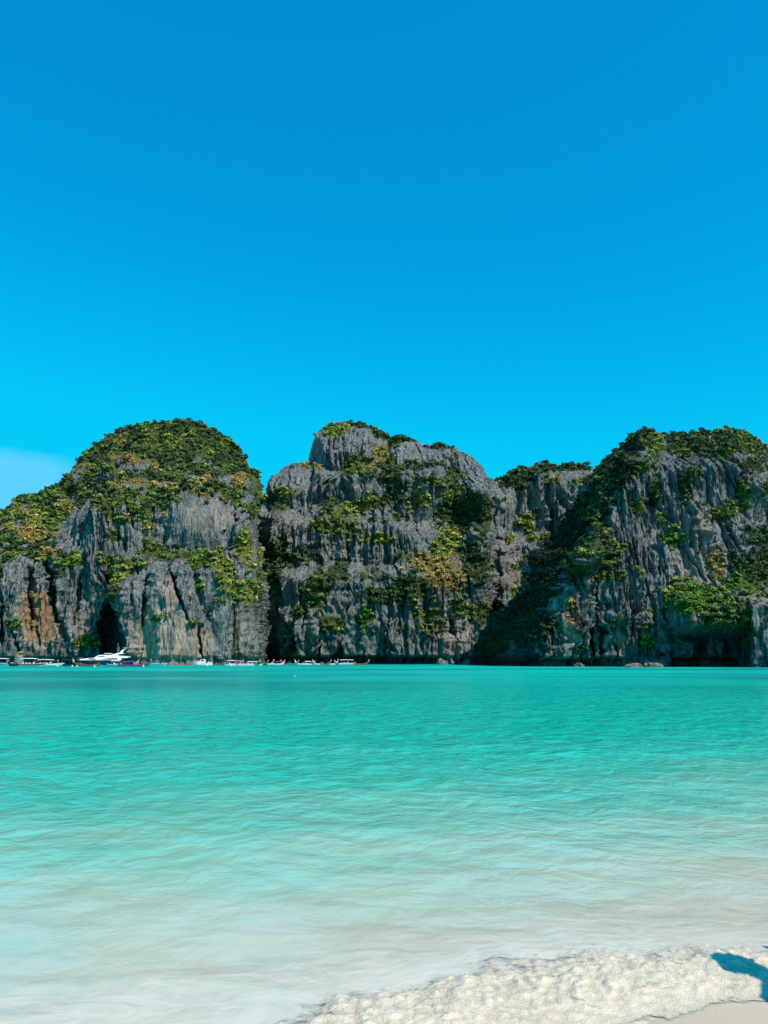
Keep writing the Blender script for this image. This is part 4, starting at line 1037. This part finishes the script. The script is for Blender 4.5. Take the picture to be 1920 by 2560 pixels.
def person(loc, rz, label, pose='stand', shirt='shirt', size=1.0, detail=1, arms='down'):
    """one continuous skinned body; hair and clothes are children"""
    t = empty('person', loc, rz); t.scale = (size,) * 3
    tag(t, label, 'person')
    J = {'pel': (0, 0, 0.95), 'wst': (0, 0, 1.12), 'che': (0, 0.01, 1.32), 'nk': (0, 0.01, 1.47), 'hd0': (0, -0.01, 1.56), 'hd': (0, -0.015, 1.66)}
    rad = {'pel': 0.14, 'wst': 0.125, 'che': 0.15, 'nk': 0.055, 'hd0': 0.075, 'hd': 0.095}
    E = [('pel', 'wst'), ('wst', 'che'), ('che', 'nk'), ('nk', 'hd0'), ('hd0', 'hd')]
    for s, q in ((-1, 'l'), (1, 'r')):
        if pose == 'stand':
            leg = [('hip', (0.1 * s, 0, 0.88), 0.092), ('kne', (0.105 * s, -0.02, 0.50), 0.06), ('ank', (0.11 * s, 0.02, 0.10), 0.04), ('toe', (0.12 * s, -0.14, 0.045), 0.035)]
        else:
            leg = [('hip', (0.1 * s, -0.05, 0.92), 0.092), ('kne', (0.12 * s, -0.45, 0.95), 0.06), ('ank', (0.12 * s, -0.48, 0.53), 0.04), ('toe', (0.12 * s, -0.62, 0.48), 0.035)]
        if arms == 'camera':
            arm = [('sho', (0.18 * s, 0.01, 1.40), 0.06), ('elb', (0.27 * s, -0.18, 1.22), 0.045), ('wri', (0.13 * s, -0.40, 1.46), 0.03), ('hnd', (0.08 * s, -0.45, 1.52), 0.034)]
        elif arms == 'hip' and s > 0:
            arm = [('sho', (0.18 * s, 0.01, 1.40), 0.06), ('elb', (0.36 * s, -0.02, 1.40), 0.045), ('wri', (0.44 * s, -0.05, 1.60), 0.03), ('hnd', (0.46 * s, -0.06, 1.68), 0.034)]
        else:
            arm = [('sho', (0.18 * s, 0.01, 1.40), 0.06), ('elb', (0.24 * s, 0.02, 1.13), 0.045), ('wri', (0.25 * s, -0.06, 0.88), 0.03), ('hnd', (0.25 * s, -0.09, 0.78), 0.036)]
        for ch, root in ((leg, 'pel'), (arm, 'che')):
            prev = root
            for n_, p, r_ in ch:
                J[n_ + q] = p; rad[n_ + q] = r_; E.append((prev, n_ + q)); prev = n_ + q
        if detail > 1:
            hx = Vector(J['hnd' + q]); wv = Vector(J['wri' + q]); d = (hx - wv).normalized(); sd_ = d.cross(Vector((0, 0, 1))).normalized() if abs(d.z) < .9 else Vector((0, 1, 0))
            for i, ln in enumerate((0.065, 0.075, 0.07, 0.055)):
                b_ = hx + sd_ * (0.018 * (i - 1.5))
                for j in (1, 2):
                    n_ = f'f{i}{j}{q}'
                    J[n_] = tuple(b_ + d * (0.03 + ln * 0.55 * j) + Vector((0, -0.008, -0.006)) * j * j); rad[n_] = 0.0095 - 0.001 * j
                    E.append(('hnd' + q if j == 1 else f'f{i}1{q}', n_))
            J['th' + q] = tuple(wv + d * 0.05 + sd_ * 0.045); rad['th' + q] = 0.011; E.append(('hnd' + q, 'th' + q))
    def skin(name, keys, grow, mat, edges, par=t, sub=detail):
        idx = {k: i for i, k in enumerate(keys)}
        me = bpy.data.meshes.new(name)
        me.from_pydata([J[k] for k in keys], [(idx[a], idx[b]) for a, b in edges if a in idx and b in idx], [])
        o = obj(name, me, mat, par)
        mod = o.modifiers.new('skin', 'SKIN'); mod.use_smooth_shade = True
        for i, k in enumerate(keys):
            me.skin_vertices[0].data[i].radius = (rad[k] * grow, rad[k] * grow)
        me.skin_vertices[0].data[0].use_root = True
        sb = o.modifiers.new('sub', 'SUBSURF'); sb.levels = sub; sb.render_levels = sub
        return o
    skin('body', list(J), 1.0, M['skin'], E)
    skin('shirt', ['che', 'wst', 'pel', 'shol', 'shor', 'elbl', 'elbr'] if False else ['che', 'wst', 'pel', 'shol', 'shor'], 1.14, M[shirt], E)
    skin('shorts', ['pel', 'hipl', 'hipr', 'knel', 'kner'], 1.16, M['shorts'], E)
    bm = bmesh.new()
    bmesh.ops.create_icosphere(bm, subdivisions=2, radius=0.108)
    for v in bm.verts:
        v.co.y += 0.012; v.co.z *= 1.05
        if v.co.y < -0.03 and v.co.z < 0.03: v.co *= 0.8
        v.co *= 1 + 0.06 * math.sin(40 * v.co.x + 31 * v.co.z)
    bmesh.ops.translate(bm, verts=bm.verts[:], vec=(0, 0.01, 1.69))
    h = obj('hair', bm_mesh('hair', bm, True), M['hair'], t)
    bm = bmesh.new(); add_tube(bm, [(0, -0.095, 1.665), (0, -0.118, 1.63), (0, -0.10, 1.622)], [0.012, 0.017, 0.008], 6)
    obj('nose', bm_mesh('nose', bm, True), M['skin'], t)
    return t

# motor yacht: profile in metres, bow to the west
def yacht(px_bow, px_stern, D):
    L = at_sea(px_stern, D) - at_sea(px_bow, D)
    xc = (at_sea(px_stern, D) + at_sea(px_bow, D)) / 2
    t = empty('motor_yacht', (xc, D, 0.0), R(4))
    tag(t, 'large motor yacht with navy hull and sweeping white decks moored before the sea cave', 'yacht')
    s = L / 137.0                            # metres to one photo pixel of its length
    X = lambda p: (p - 254.5) * s
    Z = lambda p: (1663 - p) * s
    hb = 2.6
    h = obj('hull', hull_mesh(L * 0.88, hb * 2, 1.95, 0.6, 0.16, 0.35, 0.9, 0.45, 0.0, 0, None, 20), M['navy'], t, (-0.2, 0, 0)); h.rotation_euler = (0, 0, math.pi)
    h.location = (-0.3, 0, 0)
    w = obj('boot_stripe', stripe_mesh(L * 0.88, hb * 2, 1.95, 0.22, 0.30, 0.16, 0.35, 0.9, 0.45, 0.94, 16, 0.6), M['white'], t); w.rotation_euler = (0, 0, math.pi); w.location = (-0.3, 0, 0)
    bm = bmesh.new(); add_prism(bm, [(X(202), Z(1650.5)), (X(304), Z(1650)), (X(304), Z(1645)), (X(292), Z(1644.5)), (X(250), Z(1644)), (X(222), Z(1645.5)), (X(206), Z(1647.5)), (X(201), Z(1649))], hb * 0.94, 0.16)
    dk = obj('main_deck', bm_mesh('main_deck', bm), M['white'], t)
    bm = bmesh.new(); add_prism(bm, [(X(236), Z(1645.2)), (X(318), Z(1645)), (X(320.5), Z(1643)), (X(319), Z(1640.6)), (X(306), Z(1640)), (X(296), Z(1639)), (X(294), Z(1636.5)), (X(308), Z(1634)), (X(303), Z(1632.6)), (X(292), Z(1633)),
                                      (X(276), Z(1637.6)), (X(254), Z(1637.2)), (X(246), Z(1638.6))], hb * 0.80, 0.2)
    ud = obj('upper_deck', bm_mesh('upper_deck', bm), M['white'], t)
    def window(par, prof, hw):
        for sg in (-1, 1):
            bm = bmesh.new(); add_prism(bm, prof, 0.04, 0.0, sg * hw)
            obj('window', bm_mesh('window', bm), M['glass'], par)
    window(dk, [(X(221), Z(1648.6)), (X(244), Z(1648.8)), (X(241), Z(1647.0)), (X(234), Z(1646.0)), (X(228), Z(1646.2))], hb * 0.90)
    window(dk, [(X(256), Z(1648.6)), (X(296), Z(1648.6)), (X(294), Z(1645.8)), (X(276), Z(1645.5)), (X(266), Z(1646.6))], hb * 0.90)
    window(ud, [(X(245), Z(1642.2)), (X(264), Z(1642.0)), (X(260), Z(1640.2)), (X(250), Z(1640.2))], hb * 0.755)
    window(ud, [(X(294), Z(1639.3)), (X(311), Z(1639.4)), (X(306), Z(1636.4)), (X(300), Z(1636.6))], hb * 0.70)
    obj('aft_deck', box_mesh('aft_deck', [((X(312), 0, Z(1657)), (14 * s, hb * 1.7, 0.25)), ((X(306.5), 0, Z(1653)), (0.3, hb * 1.6, 1.2))], 0.05), M['navy'], t)
    obj('hardtop', canopy_mesh(X(260), X(276.5), 1.35, Z(1634), 0.14, 0.12), M['white'], t)
    for xx in (X(263.5), X(272)):
        for yy_ in (-1.0, 1.0):
            obj('hardtop_post', tube_mesh('hardtop_post', [([(xx, yy_, Z(1638)), (xx, yy_, Z(1633.8))], 0.05)]), M['white'], t)
    bm = bmesh.new(); add_prism(bm, [(X(296), Z(1633)), (X(303), Z(1633)), (X(305), Z(1627)), (X(299), Z(1627))], 0.5, 0.3)
    mast = obj('mast', bm_mesh('mast', bm), M['white'], t)
    bm = bmesh.new(); add_tube(bm, [(X(302), 0, Z(1627)), (X(302), 0, Z(1624.8))], [0.42, 0.3], 12); obj('radar_dome', bm_mesh('radar_dome', bm, True), M['white'], mast)
    bm = bmesh.new(); add_tube(bm, [(X(304), 0, Z(1628)), (X(307.5), 0, Z(1624)), (X(308), 0, Z(1618))], [0.16, 0.18, 0.08], 8); obj('mast_fin', bm_mesh('mast_fin', bm), M['white'], mast)
    for xx, top in ((290, 1608), (293, 1616), (302.5, 1617)):
        obj('antenna', tube_mesh('antenna', [([(X(xx), 0.4, Z(1634)), (X(xx) - 0.05, 0.4, Z(top))], [0.045, 0.025])]), M['white'], mast)
    rail = []
    for sg in (-1, 1):
        rail.append(([(X(203), sg * 1.7, Z(1650) + 0.8), (X(189), sg * 0.25, Z(1650) + 0.85)], 0.03))
        for p, wv in ((201, 1.5), (197, 1.1), (193, 0.65)):
            rail.append(([(X(p), sg * wv, Z(1650.5)), (X(p), sg * wv, Z(1650) + 0.82)], 0.025))
    obj('bow_rail', tube_mesh('bow_rail', rail), M['steel'], t)
    for i in range(6):
        obj('porthole', box_mesh('porthole', [((X(226 + i * 11), sg * (hb * 0.965), Z(1656.3)), (0.5, 0.12, 0.28)) for sg in (-1, 1)], 0.02), M['glass'], t)
    return t
yacht(187, 324, 300)

speedboat(-2, 268, 9.0, 'white speedboat with long white canopy and teal lower hull at the picture edge', 0, 'white', 'teal', 'cloth_white', (-0.34, 0.34))
longtail(42, 252, 6.5, 'low dark longtail boat lying beside the dark boulder', R(172), 'dark', None, None, ribbon=('pink',), prow=0.3)
speedboat(84, 246, 8.6, 'white speedboat with a broad maroon band along its hull', R(4), 'white', 'maroon', 'cloth_white', (-0.44, 0.12))
speedboat(126, 252, 8.4, 'plain white speedboat with raised bow beside the maroon banded one', R(3), 'white', None, 'cloth_white', (-0.46, 0.12), canz=1.2)
longtail(172, 262, 7.6, 'dark longtail boat under a black awning beside the yacht bow', R(178), 'navy', None, 'dark', (-0.45, 0.32), ribbon=('pink',), prow=0.4)
longtail(214, 254, 8.2, 'brown wooden longtail boat with crossed ribbons on its prow in front of the yacht', R(180), 'wood', None, None, ribbon=('cloth_white', 'yellow'), prow=1.1)
speedboat(287, 252, 5.4, 'small white speedboat with a teal hull floating against the navy yacht', R(184), 'white', 'teal', 'cloth_white', (-0.30, 0.2), motors=1, canz=1.15)
bl = longtail(336, 246, 10.2, 'long blue longtail boat with passengers and a red trimmed prow', R(2), 'blue', 'red', 'blue', (-0.34, 0.02), ribbon=('red', 'pink'), prow=0.7, canz=0.9)
speedboat(396, 292, 6.4, 'teal and white open speedboat moored right of the blue longtail', R(2), 'white', 'teal', 'teal', (-0.42, 0.1), canz=0.9, motors=1)

def cruiser(px, D, L, label):
    B, H = L * 0.3, 0.85
    t = empty('cabin_cruiser', (at_sea(px, D), D, 0), R(183)); tag(t, label, 'cabin cruiser')
    obj('hull', hull_mesh(L, B, H, 0.4, 0.15, 0.25, 0.88), M['white'], t)
    bm = bmesh.new(); add_prism(bm, [(-L * 0.12, H), (L * 0.34, H + 0.1), (L * 0.2, H + 0.45), (L * 0.10, H + 1.35), (-L * 0.10, H + 1.4), (-L * 0.14, H + 1.2)], B * 0.38, 0.22)
    cb = obj('cabin', bm_mesh('cabin', bm), M['white'], t)
    for sg in (-1, 1):
        bm = bmesh.new(); add_prism(bm, [(-L * 0.08, H + 0.68), (L * 0.13, H + 0.68), (L * 0.085, H + 1.12), (-L * 0.07, H + 1.14)], 0.03, 0, sg * B * 0.335)
        obj('window', bm_mesh('window', bm), M['glass'], cb)
    bm = bmesh.new(); add_prism(bm, [(L * 0.195, H + 0.5), (L * 0.215, H + 0.5), (L * 0.125, H + 1.2), (L * 0.105, H + 1.2)], B * 0.27, 0.2)
    obj('windscreen', bm_mesh('windscreen', bm), M['glass'], cb)
    obj('aft_seat', box_mesh('aft_seat', [((-L * 0.3, 0, H + 0.15), (0.6, B * 0.7, 0.5)), ((-L * 0.42, 0, H + 0.1), (0.3, B * 0.8, 0.7))], 0.05), M['cloth_white'], t)
    obj('bow_rail', tube_mesh('bow_rail', [([(L * 0.2, sg * B * 0.4, H + 0.65), (L * 0.44, sg * 0.2, H + 0.75)], 0.025) for sg in (-1, 1)]), M['steel'], t)
    outboard(t, -L * 0.52, 0, H * 0.5)
cruiser(507, 278, 6.9, 'white cabin cruiser moored alone between the two boat groups')

D2 = 352
speedboat(575, 276, 4.6, 'white canopied speedboat with its motors tilted, first of the crowded row', R(178), can=(-0.40, 0.22), canz=1.3, motors=1)
speedboat(601, 282, 4.2, 'white speedboat with a pink cloth over its canopy in the crowded row', R(2), 'white', None, 'pink', (-0.4, 0.2), canz=1.2, motors=1)
speedboat(621, 278, 4.1, 'low white speedboat without windscreen in the crowded row', R(176), 'white', None, 'cloth_white', (-0.35, 0.1), canz=1.0, motors=1, windscreen=False)
speedboat(641, 281, 4.5, 'white speedboat under a pointed green awning', R(3), 'white', None, 'cloth_white', (-0.4, 0.3), canz=0.9, motors=1)
bm = bmesh.new()
gx = at_sea(645, 280)
vv = [bm.verts.new(p) for p in ((-0.1, -1.0, 1.55), (1.5, -1.0, 1.55), (1.5, 1.0, 1.55), (-0.9, 1.0, 1.55), (1.15, 0, 3.0))]
for q in ((0, 1, 4), (1, 2, 4), (2, 3, 4), (3, 0, 4), (3, 2, 1, 0)): bm.faces.new([vv[i] for i in q])
aw = obj('green_awning', bm_mesh('green_awning', bm), M['green']); aw.location = (gx, 280.3, 0)
aw.scale = (0.8, 0.8, 0.85)
tag(aw, 'pointed green awning standing over a white speedboat', 'awning')
specs = [(660, 348, 3.6, 'wood', None, ('cloth_white',), 0.8, 2, 'short plain longtail boat nearest the green awning'),
         (673, 352, 3.8, 'white', None, ('cloth_white', 'cloth_white'), 0.9, 2, 'short white longtail boat with a white ribboned prow'),
         (697, 344, 5.0, 'white', 'wood', ('pink',), 0.8, 3, 'white longtail boat under a brown awning with pink ribbon'),
         (714, 350, 4.2, 'red', None, ('cloth_white', 'red'), 1.2, 176, 'red hulled longtail boat with a tall white prow'),
         (733, 347, 4.6, 'teal', None, ('cloth_white',), 0.9, 4, 'teal hulled longtail boat between red and white ones'),
         (751, 352, 5.0, 'white', None, ('cloth_white', 'pink'), 1.0, 178, 'white open longtail boat with white and pink ribbons'),
         (772, 345, 5.2, 'white', 'cloth_white', ('red',), 0.5, 2, 'white longtail boat under a slanted white awning with red bundle'),
         (794, 350, 4.4, 'white', None, ('cloth_white',), 1.0, 176, 'small white longtail boat beside the red bundle'),
         (814, 346, 4.6, 'wood', None, ('cloth_white', 'yellow'), 0.9, 4, 'brown longtail boat with yellow ribbon amid white boats'),
         (832, 351, 4.4, 'white', None, ('yellow', 'cloth_white'), 1.1, 2, 'white longtail boat with a yellow ribboned prow'),
         (848, 349, 4.2, 'teal', None, ('cloth_white',), 0.8, 178, 'teal longtail boat behind the long canopied boat')]
for px, d, L, h, c, rb, pr, hd, lb in specs:
    longtail(px, d, L, lb, R(hd), h, None, c, (-0.32, 0.2), rb, prow=pr * 0.75, canz=0.8)
obj_b = obj('red_bundle', box_mesh('red_bundle', [((0, 0, 0.18), (1.5, 0.7, 0.55)), ((0.3, 0, 0.5), (0.8, 0.6, 0.35))], 0.14), M['red']); obj_b.location = (at_sea(780, 343), 344.9, 0.62)
tag(obj_b, 'red cloth bundle lying in a white longtail boat', 'bundle')
speedboat(868, 343, 7.4, 'long white boat under a full length white canopy next to the orange prow', R(1), 'white', None, 'cloth_white', (-0.42, 0.36), canz=1.35, motors=1)
longtail(903, 338, 6.6, 'orange brown longtail boat with upswept prow at the end of the row', R(3), 'wood', None, None, ribbon=('cloth_white', 'yellow'), prow=0.7)

# passengers on the blue longtail
for i, (dx, sh, lb) in enumerate(((1.2, 'shirt', 'person in white shirt standing by the blue awning'), (2.3, 'pink', 'person in pink shirt standing in the blue longtail'), (3.4, 'shirt', 'person in white shirt standing nearest the red trimmed prow'))):
    person((at_sea(336, 246) + dx, 246 + 0.15 * (i - 1), 0.18), R(20 + 60 * i), lb, 'stand', sh, 0.95, 1)
# mooring buoys
bm = bmesh.new(); bmesh.ops.create_icosphere(bm, subdivisions=2, radius=0.3)
for v in bm.verts: v.co.z *= 0.85
BUOY = bm_mesh('float', bm, True)
RING = tube_mesh('ring', [([(0, 0, 0.2), (0, 0, 0.42)], 0.05), ([(-0.12, 0, 0.42), (0, 0, 0.52), (0.12, 0, 0.42)], 0.03)])
for px, d, lb in ((144, 238, 'white buoy in front of the plain white speedboat'), (181, 236, 'white buoy in front of the black awning boat'), (193, 232, 'white buoy under the ribboned wooden prow'), (237, 230, 'white buoy in front of the navy yacht hull'),
                  (359, 232, 'white buoy below the prow of the blue longtail'), (518, 268, 'white buoy beside the cabin cruiser'), (577, 268, 'white buoy before the crowded row start'), (608, 270, 'white buoy below the pink draped speedboat'), (737, 86, 'lone white buoy on open turquoise water')):
    k = 1.0 if d > 100 else 0.22
    b_ = empty('mooring_buoy', (at_sea(px, d), d, 0.08 * k)); b_.scale = (k,) * 3
    tag(b_, lb, 'buoy', 'white mooring buoys')
    obj('float', BUOY, M['buoy'], b_); obj('ring', RING, M['steel'], b_)

# boulders at the foot of the cliffs
def boulder(px, D, w, h, label, seed, mat='rock', dep=None):
    bm = bmesh.new(); bmesh.ops.create_icosphere(bm, subdivisions=4, radius=1)
    co = np.array([v.co[:] for v in bm.verts])
    r = 1 + 0.35 * pnoise(co[:, 0] * 1.1 + seed, co[:, 1] * 1.1, co[:, 2] * 1.1) + 0.18 * pnoise(co[:, 0] * 3 + seed, co[:, 1] * 3, co[:, 2] * 2) + 0.07 * pnoise(co[:, 0] * 8, co[:, 1] * 8 + seed, co[:, 2] * 5)
    co = co * r[:, None] * np.array([w / 2, (dep or w) / 2, h])
    for v, c in zip(bm.verts, co): v.co = c
    me = bm_mesh('boulder', bm); n = len(me.vertices)
    set_attr(me, 'veg', np.zeros(n)); set_attr(me, 'warm', np.full(n, 0.5)); set_attr(me, 'vegcol', np.zeros((n, 3)))
    o = obj('boulder', me, M[mat]); o.location = (at_sea(px, D), D, -0.1)
    tag(o, label, 'boulder'); return o
boulder(1448, 236, 3.3, 1.5, 'low pale wedge boulder lying in the sea below the headland', 1.0)
boulder(1176, 372, 8, 2.4, 'pale ledge boulder under the overhang of the grey stepped cliff', 2.0)
boulder(1104, 380, 5, 2.8, 'brownish boulder in the shade under the grey stepped cliff', 3.0)
boulder(1583, 214, 5, 1.1, 'flat block boulder at the foot of the headland', 4.0)
boulder(1632, 213, 5.0, 1.3, 'pale layered boulder beside the flat block at the headland foot', 5.0)
boulder(48, 258, 3.2, 3.9, 'dark upright boulder rising behind the small boats', 6.0)
x48 = at_sea(51, 258)
t = empty('dry_shrub', (x48, 258, 3.6)); t.scale = (1.3, 1.3, 1.2)
tag(t, 'ochre shrub growing on top of the dark upright boulder', 'shrub')
c_ = obj('crown', TREE_MESH['y', 1], None, t); c_.location = (0, 0, 0.42); obj('trunk', TRUNK, None, t)

# bather whose shadow falls over the wave edge
person((3.05, 3.49, 0.0), R(48), 'person in white shirt and navy shorts casting the shadow on the foam', 'stand', 'shirt', 1.0, 2, 'hip')
